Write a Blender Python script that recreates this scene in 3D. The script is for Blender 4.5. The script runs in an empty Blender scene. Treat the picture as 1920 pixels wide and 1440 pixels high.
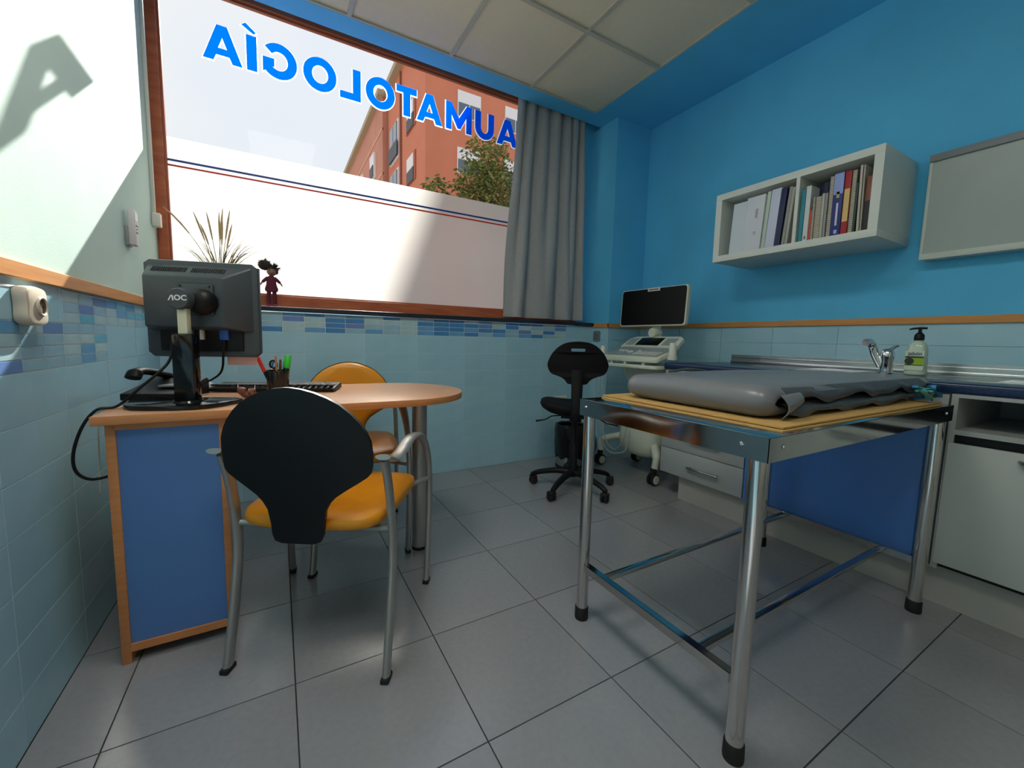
import bpy, bmesh, math, random
from math import sin, cos, pi, radians as R, sqrt
from mathutils import Vector as V, Matrix as M4

SC = bpy.context.scene
COL = SC.collection
# ------------------------------------------------------------------ camera
cd = bpy.data.cameras.new('camera'); cam = bpy.data.objects.new('camera', cd); COL.objects.link(cam)
cd.sensor_fit = 'HORIZONTAL'; cd.sensor_width = 36.0; cd.lens = 36.0 * 758.73 / 1920
cd.shift_x = 9.56 / 1920; cd.shift_y = -6.37 / 1920; cd.clip_start = 0.02; cd.clip_end = 400
yaw, pitch, roll = 0.5163, -0.0989, 0.0225
fw = V((sin(yaw) * cos(pitch), cos(yaw) * cos(pitch), sin(pitch)))
rt = V((cos(yaw), -sin(yaw), 0)); up = rt.cross(fw)
r2 = cos(roll) * rt + sin(roll) * up; u2 = -sin(roll) * rt + cos(roll) * up
cam.matrix_world = M4(((r2.x, u2.x, -fw.x, 0.5316), (r2.y, u2.y, -fw.y, -2.7098), (r2.z, u2.z, -fw.z, 0.9669), (0, 0, 0, 1)))
SC.camera = cam
# ------------------------------------------------------------------ sky, sun, exposure
w = bpy.data.worlds.new('sky'); SC.world = w; w.use_nodes = True
nt = w.node_tree; nt.nodes.clear()
wo = nt.nodes.new('ShaderNodeOutputWorld'); bg = nt.nodes.new('ShaderNodeBackground')
tc = nt.nodes.new('ShaderNodeTexCoord'); nz = nt.nodes.new('ShaderNodeTexNoise'); nz.inputs['Scale'].default_value = 2.2
cr = nt.nodes.new('ShaderNodeValToRGB')
cr.color_ramp.elements[0].position = 0.35; cr.color_ramp.elements[0].color = (0.80, 0.86, 0.97, 1)
cr.color_ramp.elements[1].position = 0.65; cr.color_ramp.elements[1].color = (0.95, 0.95, 0.96, 1)
nt.links.new(tc.outputs['Generated'], nz.inputs['Vector']); nt.links.new(nz.outputs['Fac'], cr.inputs['Fac'])
nt.links.new(cr.outputs['Color'], bg.inputs['Color']); nt.links.new(bg.outputs['Background'], wo.inputs['Surface'])
bg.inputs['Strength'].default_value = 0.47
sd = bpy.data.lights.new('sun', 'SUN'); sun = bpy.data.objects.new('sun', sd); COL.objects.link(sun)
sd.energy = 6.0; sd.angle = R(0.55); sd.color = (1.0, 0.95, 0.86)
sun.rotation_euler = V((1, 3.70, 2.74)).to_track_quat('Z', 'Y').to_euler(); sun.location = (4, 12, 10)
vs = SC.view_settings
vs.view_transform = 'Standard'; vs.look = 'None'; vs.gamma = 1; vs.use_curve_mapping = False; vs.exposure = 1.1

# ------------------------------------------------------------------ helpers
def lin(c):
    return tuple(((x / 255) / 12.92 if x / 255 <= 0.04045 else ((x / 255 + 0.055) / 1.055) ** 2.4) for x in c)

MATS = {}
def mat(name, rgb, rough=0.5, metal=0.0, var=0.0, vscale=8.0, bump=0.0, bscale=60.0, spec=0.5, emit=0.0, coat=0.0, alpha=None, trans=0.0, stretch=None, rgb2=None, detail=4.0):
    if name in MATS: return MATS[name]
    m = bpy.data.materials.new(name); m.use_nodes = True; t = m.node_tree; b = t.nodes['Principled BSDF']
    c = lin(rgb) + (1,)
    b.inputs['Base Color'].default_value = c; b.inputs['Roughness'].default_value = rough; b.inputs['Metallic'].default_value = metal
    b.inputs['Specular IOR Level'].default_value = spec
    if coat: b.inputs['Coat Weight'].default_value = coat; b.inputs['Coat Roughness'].default_value = 0.08
    if trans: b.inputs['Transmission Weight'].default_value = trans; b.inputs['IOR'].default_value = 1.4
    if emit: b.inputs['Emission Color'].default_value = c; b.inputs['Emission Strength'].default_value = emit
    if var or bump or rgb2:
        tcn = t.nodes.new('ShaderNodeTexCoord'); mp = t.nodes.new('ShaderNodeMapping')
        if stretch: mp.inputs['Scale'].default_value = stretch
        t.links.new(tcn.outputs['Object'], mp.inputs['Vector'])
    if var or rgb2:
        n = t.nodes.new('ShaderNodeTexNoise'); n.inputs['Scale'].default_value = vscale; n.inputs['Detail'].default_value = detail
        t.links.new(mp.outputs['Vector'], n.inputs['Vector'])
        rr = t.nodes.new('ShaderNodeValToRGB')
        if rgb2: c0, c1 = c, lin(rgb2) + (1,)
        else:
            c0 = tuple(max(0, x * (1 - var)) for x in c[:3]) + (1,); c1 = tuple(min(1, x * (1 + var)) for x in c[:3]) + (1,)
        rr.color_ramp.elements[0].position = 0.3; rr.color_ramp.elements[0].color = c0
        rr.color_ramp.elements[1].position = 0.7; rr.color_ramp.elements[1].color = c1
        t.links.new(n.outputs['Fac'], rr.inputs['Fac']); t.links.new(rr.outputs['Color'], b.inputs['Base Color'])
    if bump:
        n2 = t.nodes.new('ShaderNodeTexNoise'); n2.inputs['Scale'].default_value = bscale
        t.links.new(mp.outputs['Vector'], n2.inputs['Vector'])
        bn = t.nodes.new('ShaderNodeBump'); bn.inputs['Strength'].default_value = bump; bn.inputs['Distance'].default_value = 0.01
        t.links.new(n2.outputs['Fac'], bn.inputs['Height']); t.links.new(bn.outputs['Normal'], b.inputs['Normal'])
    MATS[name] = m
    return m

def add(bm, tmp):
    me = bpy.data.meshes.new('t'); tmp.to_mesh(me); tmp.free(); bm.from_mesh(me); bpy.data.meshes.remove(me)

def box(bm, x0, x1, y0, y1, z0, z1, bev=0.0, seg=2, T=None, edges=None):
    t = bmesh.new(); bmesh.ops.create_cube(t, size=1.0)
    for v in t.verts:
        v.co = V(((x0 + x1) / 2 + v.co.x * (x1 - x0), (y0 + y1) / 2 + v.co.y * (y1 - y0), (z0 + z1) / 2 + v.co.z * (z1 - z0)))
    if bev:
        es = t.edges[:]
        if edges == 'z': es = [e for e in t.edges if abs(e.verts[0].co.z - e.verts[1].co.z) > 1e-6]
        if edges == 'x': es = [e for e in t.edges if abs(e.verts[0].co.x - e.verts[1].co.x) > 1e-6]
        if edges == 'y': es = [e for e in t.edges if abs(e.verts[0].co.y - e.verts[1].co.y) > 1e-6]
        bmesh.ops.bevel(t, geom=es, offset=bev, segments=seg, affect='EDGES', profile=0.5)
    if T is not None: bmesh.ops.transform(t, matrix=T, verts=t.verts)
    add(bm, t)
    return bm

def tube(bm, pts, r, sec=8, side=None, closed=False):
    """tube along pts; r float, (rx, ry), or a list of those; side = reference for rx"""
    pts = [V(p) for p in pts]; n = len(pts)
    rs = r if isinstance(r, list) else [r] * n
    tang = [(pts[min(i + 1, n - 1)] - pts[max(i - 1, 0)]).normalized() for i in range(n)]
    if side is None:
        a = V((0, 0, 1)) if abs(tang[0].z) < 0.9 else V((1, 0, 0))
        s = tang[0].cross(a).normalized()
    else: s = V(side)
    rings = []
    for i in range(n):
        t = tang[i]
        if side is not None: s = V(side)
        s = (s - t * s.dot(t)).normalized()
        q = t.cross(s)
        rx, ry = rs[i] if isinstance(rs[i], tuple) else (rs[i], rs[i])
        rings.append([bm.verts.new(pts[i] + s * (rx * cos(2 * pi * k / sec)) + q * (ry * sin(2 * pi * k / sec))) for k in range(sec)])
    for i in range(n - 1):
        for k in range(sec):
            bm.faces.new((rings[i][k], rings[i][(k + 1) % sec], rings[i + 1][(k + 1) % sec], rings[i + 1][k]))
    bm.faces.new(rings[0][::-1]); bm.faces.new(rings[-1])
    return bm

def lathe(bm, prof, seg=24, T=None, cap=True):
    """revolve (r, z) points about z"""
    t = bmesh.new(); rings = []
    for r, z in prof:
        rings.append([t.verts.new((r * cos(2 * pi * k / seg), r * sin(2 * pi * k / seg), z)) for k in range(seg)])
    for a, b in zip(rings, rings[1:]):
        for k in range(seg): t.faces.new((a[k], a[(k + 1) % seg], b[(k + 1) % seg], b[k]))
    if cap: t.faces.new(rings[0][::-1]); t.faces.new(rings[-1])
    bmesh.ops.remove_doubles(t, verts=t.verts, dist=1e-6)
    bmesh.ops.recalc_face_normals(t, faces=t.faces)
    if T is not None: bmesh.ops.transform(t, matrix=T, verts=t.verts)
    add(bm, t); return bm

def prism(bm, outline, h0, h1, T=None, bev=0.0):
    """outline [(u, v)] extruded from h0 to h1 along local z"""
    t = bmesh.new()
    a = [t.verts.new((u, v, h0)) for u, v in outline]; b = [t.verts.new((u, v, h1)) for u, v in outline]; n = len(a)
    t.faces.new(a[::-1]); t.faces.new(b)
    for k in range(n): t.faces.new((a[k], a[(k + 1) % n], b[(k + 1) % n], b[k]))
    bmesh.ops.recalc_face_normals(t, faces=t.faces)
    if bev:
        es = [e for e in t.edges if abs(e.verts[0].co.z - e.verts[1].co.z) < 1e-7]
        bmesh.ops.bevel(t, geom=es, offset=bev, segments=2, affect='EDGES', profile=0.5)
    if T is not None: bmesh.ops.transform(t, matrix=T, verts=t.verts)
    add(bm, t); return bm

def ball(bm, c, r, sub=2, T=None):
    t = bmesh.new(); bmesh.ops.create_icosphere(t, subdivisions=sub, radius=1.0)
    rr = r if isinstance(r, tuple) else (r, r, r)
    for v in t.verts: v.co = V((c[0] + v.co.x * rr[0], c[1] + v.co.y * rr[1], c[2] + v.co.z * rr[2]))
    if T is not None: bmesh.ops.transform(t, matrix=T, verts=t.verts)
    add(bm, t); return bm

def slab(bm, P, Q):
    """closed solid between two grids of points"""
    n, m = len(P), len(P[0])
    a = [[bm.verts.new(p) for p in row] for row in P]; b = [[bm.verts.new(p) for p in row] for row in Q]
    for i in range(n - 1):
        for j in range(m - 1):
            bm.faces.new((a[i][j], a[i][j + 1], a[i + 1][j + 1], a[i + 1][j]))
            bm.faces.new((b[i][j], b[i + 1][j], b[i + 1][j + 1], b[i][j + 1]))
    for j in range(m - 1):
        bm.faces.new((a[0][j], b[0][j], b[0][j + 1], a[0][j + 1])); bm.faces.new((a[-1][j], a[-1][j + 1], b[-1][j + 1], b[-1][j]))
    for i in range(n - 1):
        bm.faces.new((a[i][0], a[i + 1][0], b[i + 1][0], b[i][0])); bm.faces.new((a[i][-1], b[i][-1], b[i + 1][-1], a[i + 1][-1]))
    bmesh.ops.recalc_face_normals(bm, faces=bm.faces)
    return bm

def rrect(x0, x1, y0, y1, r, n=5):
    o = []
    for cx, cy, a0 in ((x1 - r, y1 - r, 0), (x0 + r, y1 - r, 90), (x0 + r, y0 + r, 180), (x1 - r, y0 + r, 270)):
        for k in range(n + 1): o.append((cx + r * cos(R(a0 + 90 * k / n)), cy + r * sin(R(a0 + 90 * k / n))))
    return o

def smooth(pts, n=6, closed=False):
    """Catmull-Rom through pts (tuples of any length)"""
    out = []; N = len(pts)
    rng = range(N) if closed else range(N - 1)
    for i in rng:
        p1, p2 = pts[i], pts[(i + 1) % N]
        p0 = pts[i - 1] if (closed or i > 0) else p1
        p3 = pts[(i + 2) % N] if (closed or i + 2 < N) else p2
        for k in range(n):
            t = k / n
            out.append(tuple(0.5 * ((2 * b) + (-a + c) * t + (2 * a - 5 * b + 4 * c - d) * t * t + (-a + 3 * b - 3 * c + d) * t ** 3) for a, b, c, d in zip(p0, p1, p2, p3)))
    if not closed: out.append(tuple(pts[-1]))
    return out

def obj(name, bm, m, parent=None, sm=0, sub=0, label=None, T=None):
    if T is not None: bmesh.ops.transform(bm, matrix=T, verts=bm.verts)
    me = bpy.data.meshes.new(name); bm.to_mesh(me); bm.free()
    for x in (m if isinstance(m, (list, tuple)) else [m]): me.materials.append(x)
    if sm:
        me.shade_smooth(); me.set_sharp_from_angle(angle=R(sm))
    o = bpy.data.objects.new(name, me); COL.objects.link(o)
    if parent is not None: o.parent = parent
    if sub:
        md = o.modifiers.new('s', 'SUBSURF'); md.levels = sub; md.render_levels = sub
    if label: o['label'] = label
    return o

def inst(name, src, parent, loc, rot=None):
    o = bpy.data.objects.new(name, src.data if hasattr(src, 'data') else src); COL.objects.link(o); o.parent = parent; o.location = loc
    if rot: o.rotation_euler = rot
    return o

def thing(name, label, cat, loc=(0, 0, 0), rz=0.0, group=None):
    o = bpy.data.objects.new(name, None); COL.objects.link(o); o.empty_display_size = 0.05
    o.location = loc; o.rotation_euler = (0, 0, rz); o['label'] = label; o['category'] = cat
    if group: o['group'] = group
    return o

def tag(o, label, cat, group=None):
    o['label'] = label; o['category'] = cat
    if group: o['group'] = group
    return o

def struct(name, bm, m, parent=None, label=None):
    o = obj(name, bm, m, parent)
    if parent is None: o['kind'] = 'structure'
    if label: o['label'] = label
    return o

def nb(): return bmesh.new()
def bxo(name, m, parent, *a, **k):
    sm = 40 if (len(a) > 6 and a[6]) or k.get('bev') else 0
    return obj(name, box(nb(), *a, **k), m, parent, sm=sm)

def copy_tree(o, parent=None):
    c = o.copy(); COL.objects.link(c)
    if parent is not None: c.parent = parent
    for ch in [x for x in list(bpy.data.objects) if x.parent == o]: copy_tree(ch, c)
    return c

def curve_mesh(loops, extrude, offset=0.0):
    cu = bpy.data.curves.new('c', 'CURVE'); cu.dimensions = '2D'; cu.fill_mode = 'BOTH'; cu.extrude = extrude
    for lp in loops:
        s = cu.splines.new('POLY'); s.points.add(len(lp) - 1); s.use_cyclic_u = True
        for p, q in zip(s.points, lp): p.co = (q[0], q[1], 0, 1)
    cu.offset = offset
    return curve_to_mesh(cu)
def curve_to_mesh(cu):
    o = bpy.data.objects.new('c', cu); COL.objects.link(o)
    dg = bpy.context.evaluated_depsgraph_get(); me = bpy.data.meshes.new_from_object(o.evaluated_get(dg))
    bpy.data.objects.remove(o); bpy.data.curves.remove(cu)
    return me
def text_mesh(s, size, extrude=0.0004, bold=0.0, spacing=1.0):
    cu = bpy.data.curves.new('t', 'FONT'); cu.body = s; cu.size = size; cu.extrude = extrude; cu.offset = bold
    cu.space_character = spacing; cu.align_x = 'CENTER'; cu.align_y = 'CENTER'
    return curve_to_mesh(cu)
def mesh_obj(name, me, m, parent, T=None):
    if T is not None: me.transform(T)
    me.materials.clear(); me.materials.append(m)
    o = bpy.data.objects.new(name, me); COL.objects.link(o)
    if parent is not None: o.parent = parent
    return o
def basis(x, y, z, o):
    x, y, z = V(x), V(y), V(z)
    return M4(((x.x, y.x, z.x, o[0]), (x.y, y.y, z.y, o[1]), (x.z, y.z, z.z, o[2]), (0, 0, 0, 1)))

# ------------------------------------------------------------------ materials
blue_wall = mat('blue_wall_paint', (92, 192, 240), 0.75, var=0.05, vscale=3, bump=0.08, bscale=220)
mint_wall = mat('pale_mint_wall_paint', (196, 222, 214), 0.8, var=0.04, vscale=3, bump=0.05, bscale=220)
grout_light = mat('pale_grout', (215, 222, 220), 0.8)
grout_dark = mat('dark_floor_grout', (58, 62, 64), 0.9)
tile_pale = mat('pale_blue_glazed_tile', (164, 208, 226), 0.20, var=0.05, vscale=5, bump=0.03, bscale=12)
tile_pale2 = mat('pale_blue_glazed_tile_b', (168, 210, 227), 0.22, var=0.05, vscale=5, bump=0.03, bscale=12)
mosaics = [mat('mosaic_' + n, c, 0.25, var=0.08, vscale=20) for n, c in (
    ('deep_blue', (72, 136, 196)), ('mid_blue', (104, 164, 212)), ('teal_blue', (108, 182, 214)), ('grey_blue', (150, 190, 212)), ('mist', (172, 204, 214)), ('violet_blue', (108, 140, 200)))]
oak = mat('varnished_beech_trim', (216, 152, 84), 0.45, rgb2=(200, 134, 70), vscale=5, stretch=(1, 1, 12), detail=6)
win_wood = mat('red_brown_window_wood', (200, 108, 68), 0.4, rgb2=(168, 82, 50), vscale=4, stretch=(1.5, 8, 8), detail=6)
ceil_tile = mat('matt_ceiling_panel', (228, 216, 192), 0.9, var=0.02, vscale=30, bump=0.05, bscale=300)
tbar = mat('ceiling_grid_white', (190, 186, 172), 0.5)
floor_a = mat('grey_floor_tile', (150, 151, 156), 0.22, var=0.045, vscale=60, bump=0.0, bscale=90, detail=10, spec=1.0)
floor_b = mat('grey_floor_tile_b', (146, 147, 152), 0.24, var=0.045, vscale=60, bump=0.0, bscale=90, detail=10, spec=1.0)
dark_stone = mat('dark_polished_sill_stone', (34, 40, 52), 0.2, var=0.2, vscale=60)
white_lam = mat('white_laminate', (206, 212, 208), 0.4)
black_pl = mat('black_plastic', (15, 15, 17), 0.45, spec=0.3)
black_gloss = mat('glossy_black_plastic', (12, 12, 14), 0.12)
dark_screen = mat('switched_off_screen', (9, 10, 12), 0.3, spec=0.15)
steel = mat('brushed_stainless_steel', (190, 190, 188), 0.09, metal=1.0, var=0.05, vscale=14)
steel_tube = mat('polished_steel_tube', (205, 203, 200), 0.14, metal=1.0)
alu = mat('satin_aluminium_paint', (172, 172, 168), 0.32, metal=0.65)
chrome = mat('chrome', (225, 225, 228), 0.07, metal=1.0)
rubber = mat('black_rubber', (18, 18, 18), 0.7)
amber = mat('amber_yellow_vinyl', (228, 148, 22), 0.38, var=0.06, vscale=9, bump=0.03, bscale=260)
beech = mat('beech_desk_laminate', (214, 162, 122), 0.32, rgb2=(202, 148, 108), vscale=4, stretch=(2, 14, 14), detail=6)
beech_edge = mat('beech_edge_band', (212, 142, 88), 0.42, rgb2=(198, 128, 76), vscale=5, stretch=(3, 3, 14), detail=6)
blue_panel = mat('blue_laminate', (84, 128, 192), 0.38, var=0.04, vscale=4)
white_pl = mat('white_plastic', (222, 222, 214), 0.35)
beige_pl = mat('aged_beige_plastic', (212, 200, 182), 0.4)
grey_pl = mat('grey_plastic', (138, 142, 146), 0.4)
navy_top = mat('navy_worktop_laminate', (22, 44, 82), 0.25, var=0.25, vscale=120)
cart_white = mat('ivory_cart_plastic', (214, 218, 200), 0.35)
cart_grey = mat('pale_grey_console_plastic', (150, 164, 166), 0.35)
# ================================================================== the room
XR, ZC, YB = 3.28, 2.73, -4.6
TW, TH = 0.345, 0.1235
rnd = random.Random(7)
# floor
fl = struct('floor', box(nb(), -0.02, XR + 0.1, YB, 0.02, -0.12, -0.006), grout_dark)
g = 0.0035
def floor_tile_mesh(w_, d_, m):
    o = obj('tile', box(nb(), 0, w_, 0, d_, -0.006, 0.0), m, fl); return o
cache = {}
xs = [0.0] + [0.148 + 0.4 * i for i in range(0, 7)] + [2.93, XR]
ys = [0.0] + [-0.325 - 0.4 * j for j in range(0, 10)] + [YB + 0.02]
for i in range(len(xs) - 1):
    for j in range(len(ys) - 1):
        w_ = round(xs[i + 1] - xs[i] - g, 4); d_ = round(ys[j] - ys[j + 1] - g, 4)
        if w_ < 0.02 or d_ < 0.02: continue
        k = (w_, d_, (i * 3 + j * 5) % 2); loc = (xs[i] + g / 2, ys[j + 1] + g / 2, 0)
        if k not in cache:
            cache[k] = floor_tile_mesh(w_, d_, (floor_a, floor_b)[k[2]]); cache[k].location = loc
        else: inst('tile', cache[k], fl, loc)
# walls (plaster bodies)
wl = struct('wall_left', box(nb(), -0.2, -0.006, YB, 0.25, -0.1, 2.95), mint_wall)
obj('plaster', box(nb(), -0.006, 0.002, YB, 0.10, 1.11, ZC + 0.1), mint_wall, wl)
ww = struct('wall_window', box(box(box(nb(), -0.2, XR + 0.2, 0.006, 0.25, -0.1, 1.08), 2.80, XR + 0.2, 0.10, 0.25, 1.08, 2.95), -0.2, 2.80, 0.10, 0.25, 2.86, 3.05), blue_wall)
wr = struct('wall_right', box(nb(), XR + 0.006, XR + 0.2, YB, 0.02, -0.1, 2.95), blue_wall)
obj('plaster', box(nb(), XR, XR + 0.006, YB, 0, 1.11, ZC + 0.1), blue_wall, wr)
wb = struct('wall_back', box(nb(), -0.2, XR + 0.2, YB - 0.15, YB, -0.1, 2.95), mat('back_wall_paint', (236, 228, 208), 0.8))
PX, PY = 2.91, -0.195
pil = struct('trim_pillar', box(box(nb(), PX + 0.006, XR, PY + 0.006, 0.11, 0, 1.11), PX, XR, PY, 0.11, 1.11, ZC), blue_wall)
# grout backing of the tiled lower walls
obj('grout', box(nb(), -0.006, -0.001, YB, 0.0, 0, 1.11), grout_light, wl)
obj('grout', box(nb(), 0.0, PX + 0.01, 0.001, 0.006, 0, 1.10), grout_light, ww)
obj('grout', box(nb(), XR + 0.001, XR + 0.006, YB, 0, 0, 1.11), grout_light, wr)
obj('grout', box(box(nb(), PX + 0.001, PX + 0.006, PY + 0.001, 0.0, 0, 1.11), PX + 0.001, XR, PY + 0.001, PY + 0.006, 0, 1.11), grout_light, pil)
# wall tiles: each an object; u along the wall, meshes shared
tcache = {}
def wtile(parent, axis, u0, u1, z0, z1, m, gg=0.0022):
    """axis: 'x' = wall facing -y at y=const ; 'l' = wall facing +x ; 'r' = wall facing -x"""
    w_, h_ = round(u1 - u0 - gg, 4), round(z1 - z0 - gg, 4)
    if w_ < 0.012 or h_ < 0.01: return
    key = (parent.name, axis, w_, h_, m.name)
    off = {'x': (0, 0), 'l': (0, 0), 'r': (0, 0)}
    if axis[0] == 'x': loc = (u0 + gg / 2, float(axis[1:]), z0 + gg / 2)
    else: loc = (float(axis[1:]), u0 + gg / 2, z0 + gg / 2)
    if key in tcache: return inst('tile', tcache[key], parent, loc)
    b = nb()
    if axis[0] == 'x': box(b, 0, w_, 0, 0.004, 0, h_)
    elif axis[0] == 'l': box(b, -0.004, 0, 0, w_, 0, h_)
    else: box(b, 0, 0.004, 0, w_, 0, h_)
    o = obj('tile', b, m, parent); o.location = loc; tcache[key] = o
    return o
pale = (tile_pale, tile_pale2)
# window wall: seven full rows up to 0.8645, mosaic in the row 0.988-1.11
xl = [0.0] + [v for v in (-0.015 + TW * k for k in range(1, 9)) if v < PX - 0.02] + [PX]
for r_ in range(9):
    z0, z1 = r_ * TH, min((r_ + 1) * TH, 1.10)
    if r_ < 8:
        for a, b_ in zip(xl, xl[1:]): wtile(ww, 'x0.0', a, b_, z0, z1, pale[rnd.random() < 0.5])
    else:
        xm = [0.0] + [0.102 + 0.1146 * k for k in range(0, 23)]
        hh = (1.1115 - z0) / 4
        for a, b_ in zip(xm, xm[1:]):
            for q in range(4):
                c = rnd.random(); m = mosaics[0] if c < 0.24 else mosaics[5] if c < 0.32 else mosaics[1] if c < 0.42 else mosaics[3] if c < 0.66 else mosaics[4]
                wtile(ww, 'x0.0', a, b_, z0 + q * hh, min(z0 + (q + 1) * hh, 1.10), m, 0.003)
        for a, b_ in ((xm[-1], PX),): wtile(ww, 'x0.0', a, b_, z0, 1.10, tile_pale)
# left wall: stepped mosaic
yl = [0.0] + [-0.05 - TW * k for k in range(1, 14)] + [YB]
def lmos(y1, y0, z0):
    y = y1; n = 0
    hh = TH / 4
    while y > y0 + 1e-4:
        yn = max(y - 0.1135, y0)
        for q in range(4):
            c = rnd.random(); m = mosaics[2] if c < 0.2 else mosaics[1] if c < 0.42 else mosaics[3] if c < 0.68 else mosaics[5] if c < 0.74 else mosaics[4]
            wtile(wl, 'l0.0', yn, y, z0 + q * hh, z0 + (q + 1) * hh, m, 0.003)
        y = yn
def lrow(y1, y0, z0, z1):
    cuts = [y1] + [v for v in yl if y0 + 0.01 < v < y1 - 0.01] + [y0]
    for a, b_ in zip(cuts, cuts[1:]): wtile(wl, 'l0.0', b_, a, z0, z1, pale[rnd.random() < 0.5], 0.003)
for r_ in range(9):
    z0, z1 = r_ * TH, (r_ + 1) * TH
    if r_ == 8:
        lmos(-0.0415, -1.063, z0); lrow(0, -0.0415, z0, z1); lrow(-1.063, YB, z0, z1)
    elif r_ == 7:
        lrow(0, -0.732, z0, z1); lmos(-0.732, -1.8675, z0); lrow(-1.8675, YB, z0, z1)
    else: lrow(0, YB, z0, z1)
# pillar and right wall
for r_ in range(9):
    z0, z1 = r_ * TH, (r_ + 1) * TH
    wtile(pil, 'r%.3f' % (PX - 0.003), PY - 0.003, 0, z0, z1, tile_pale)
    wtile(pil, 'x%.3f' % (PY - 0.003), PX - 0.003, XR, z0, z1, tile_pale)
    if r_ > 5:
        cuts = [PY] + [-0.25 - TW * k for k in range(0, 9)] + [-3.3]
        for a, b_ in zip(cuts, cuts[1:]): wtile(wr, 'r%.3f' % (XR - 0.003), b_, a, z0, z1, pale[rnd.random() < 0.5])
# wooden rail round the room
tr = struct('trim_1', box(nb(), 0.0, 0.011, YB, -0.012, 1.087, 1.126, 0.002), oak, label='orange-brown wooden dado rail on the left wall')
tr2 = struct('trim_2', box(box(nb(), PX - 0.015, PX - 0.003, PY - 0.014, -0.03, 1.092, 1.127), PX - 0.015, XR, PY - 0.015, PY - 0.003, 1.092, 1.127), oak, label='wooden dado rail around the blue pillar')
tr3 = struct('trim_3', box(nb(), XR - 0.016, XR - 0.002, YB, PY - 0.016, 1.092, 1.127, 0.002), oak, label='wooden dado rail on the right wall')
# ceiling: blue border soffit with a lay-in panel field
gx = [2.73 - 0.6 * k for k in range(5)][::-1]; gy = [-0.14 - 0.6 * k for k in range(8)]
cb = nb()
box(cb, 2.73, XR + 0.02, YB, 0.0, ZC, ZC + 0.14); box(cb, -0.02, gx[0], YB, 0.0, ZC, ZC + 0.14)
box(cb, gx[0], 2.73, gy[0], 0.0, ZC, ZC + 0.14); box(cb, gx[0], 2.73, YB, gy[-1], ZC, ZC + 0.14)
box(cb, -0.02, XR + 0.02, YB, 0.12, ZC + 0.15, ZC + 0.2)
ce = struct('ceiling', cb, blue_wall)
b = nb()
for x in gx: box(b, x - 0.012, x + 0.012, gy[-1], gy[0], ZC + 0.001, ZC + 0.03)
for x0, x1 in zip(gx, gx[1:]):
    for y in gy: box(b, x0 + 0.012, x1 - 0.012, y - 0.012, y + 0.012, ZC + 0.001, ZC + 0.03)
obj('ceiling_grid', b, tbar, ce)
FILL_PANELS = {(0, 2), (0, 4)}  # grid cells of unseen glowing panels, added to brighten the room
fill = mat('fill_panel_glow', (255, 250, 240), 0.5, emit=6.6)
first = None
for i, (x0, x1) in enumerate(zip(gx, gx[1:])):
    for j, (ya, yb) in enumerate(zip(gy, gy[1:])):
        loc = (x0 + 0.0125, yb + 0.0125, ZC + 0.010)
        if (i, j) in FILL_PANELS:
            lt = thing('added_fill_panel', 'added unseen led ceiling panel %s' % ('over the front of the desk' if j == 2 else 'nearer the back wall'), 'fill_lamp', (x0 + 0.3, (ya + yb) / 2, ZC + 0.004))
            obj('frame', box(nb(), -0.285, 0.285, -0.285, 0.285, 0.002, 0.022), tbar, lt)
            obj('diffuser', box(nb(), -0.27, 0.27, -0.27, 0.27, -0.001, 0.002), fill, lt)
            continue
        if first is None:
            first = obj('ceiling_panel', box(nb(), 0, 0.575, 0, 0.575, 0, 0.016), ceil_tile, ce); first.location = loc
        else: inst('ceiling_panel', first, ce, loc)
# sill
sill = struct('window_sill', box(nb(), 0.0, PX, -0.022, 0.10, 1.104, 1.132, 0.004), dark_stone, label='dark polished stone sill under the window')
# window: frame, pane, film, lettering
wf = nb()
YW0, YW1 = 0.10, 0.155
box(wf, 0.0, 0.046, YW0, YW1, 1.132, 2.87, 0.004); box(wf, 2.755, 2.80, YW0, YW1, 1.132, 2.87, 0.004)
box(wf, 0.046, 2.755, YW0, YW1, 1.132, 1.203, 0.004); box(wf, 0.046, 2.755, YW0, YW1, 2.77, 2.87, 0.004)
win = struct('window_1', wf, win_wood)
bd = nb()
box(bd, 0.046, 0.056, 0.118, 0.14, 1.203, 2.77); box(bd, 2.745, 2.755, 0.118, 0.14, 1.203, 2.77)
box(bd, 0.056, 2.745, 0.118, 0.14, 1.203, 1.212); box(bd, 0.056, 2.745, 0.118, 0.14, 2.761, 2.77)
obj('glazing_bead', bd, mat('bead_wood', (176, 92, 62), 0.4), win)
# clear glass: thin sheet that lets light through and reflects weakly
gm = bpy.data.materials.new('clear_glass'); gm.use_nodes = True; t = gm.node_tree; t.nodes.clear()
o_ = t.nodes.new('ShaderNodeOutputMaterial'); tr_ = t.nodes.new('ShaderNodeBsdfTransparent'); gl = t.nodes.new('ShaderNodeBsdfGlossy'); mx = t.nodes.new('ShaderNodeMixShader'); fr = t.nodes.new('ShaderNodeFresnel')
gl.inputs['Roughness'].default_value = 0.0; fr.inputs['IOR'].default_value = 1.1; tr_.inputs['Color'].default_value = (0.97, 0.98, 0.98, 1)
t.links.new(fr.outputs['Fac'], mx.inputs['Fac']); t.links.new(tr_.outputs['BSDF'], mx.inputs[1]); t.links.new(gl.outputs['BSDF'], mx.inputs[2]); t.links.new(mx.outputs['Shader'], o_.inputs['Surface'])
obj('glass_pane', box(nb(), 0.05, 2.75, 0.130, 0.134, 1.206, 2.767), gm, win)
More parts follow.
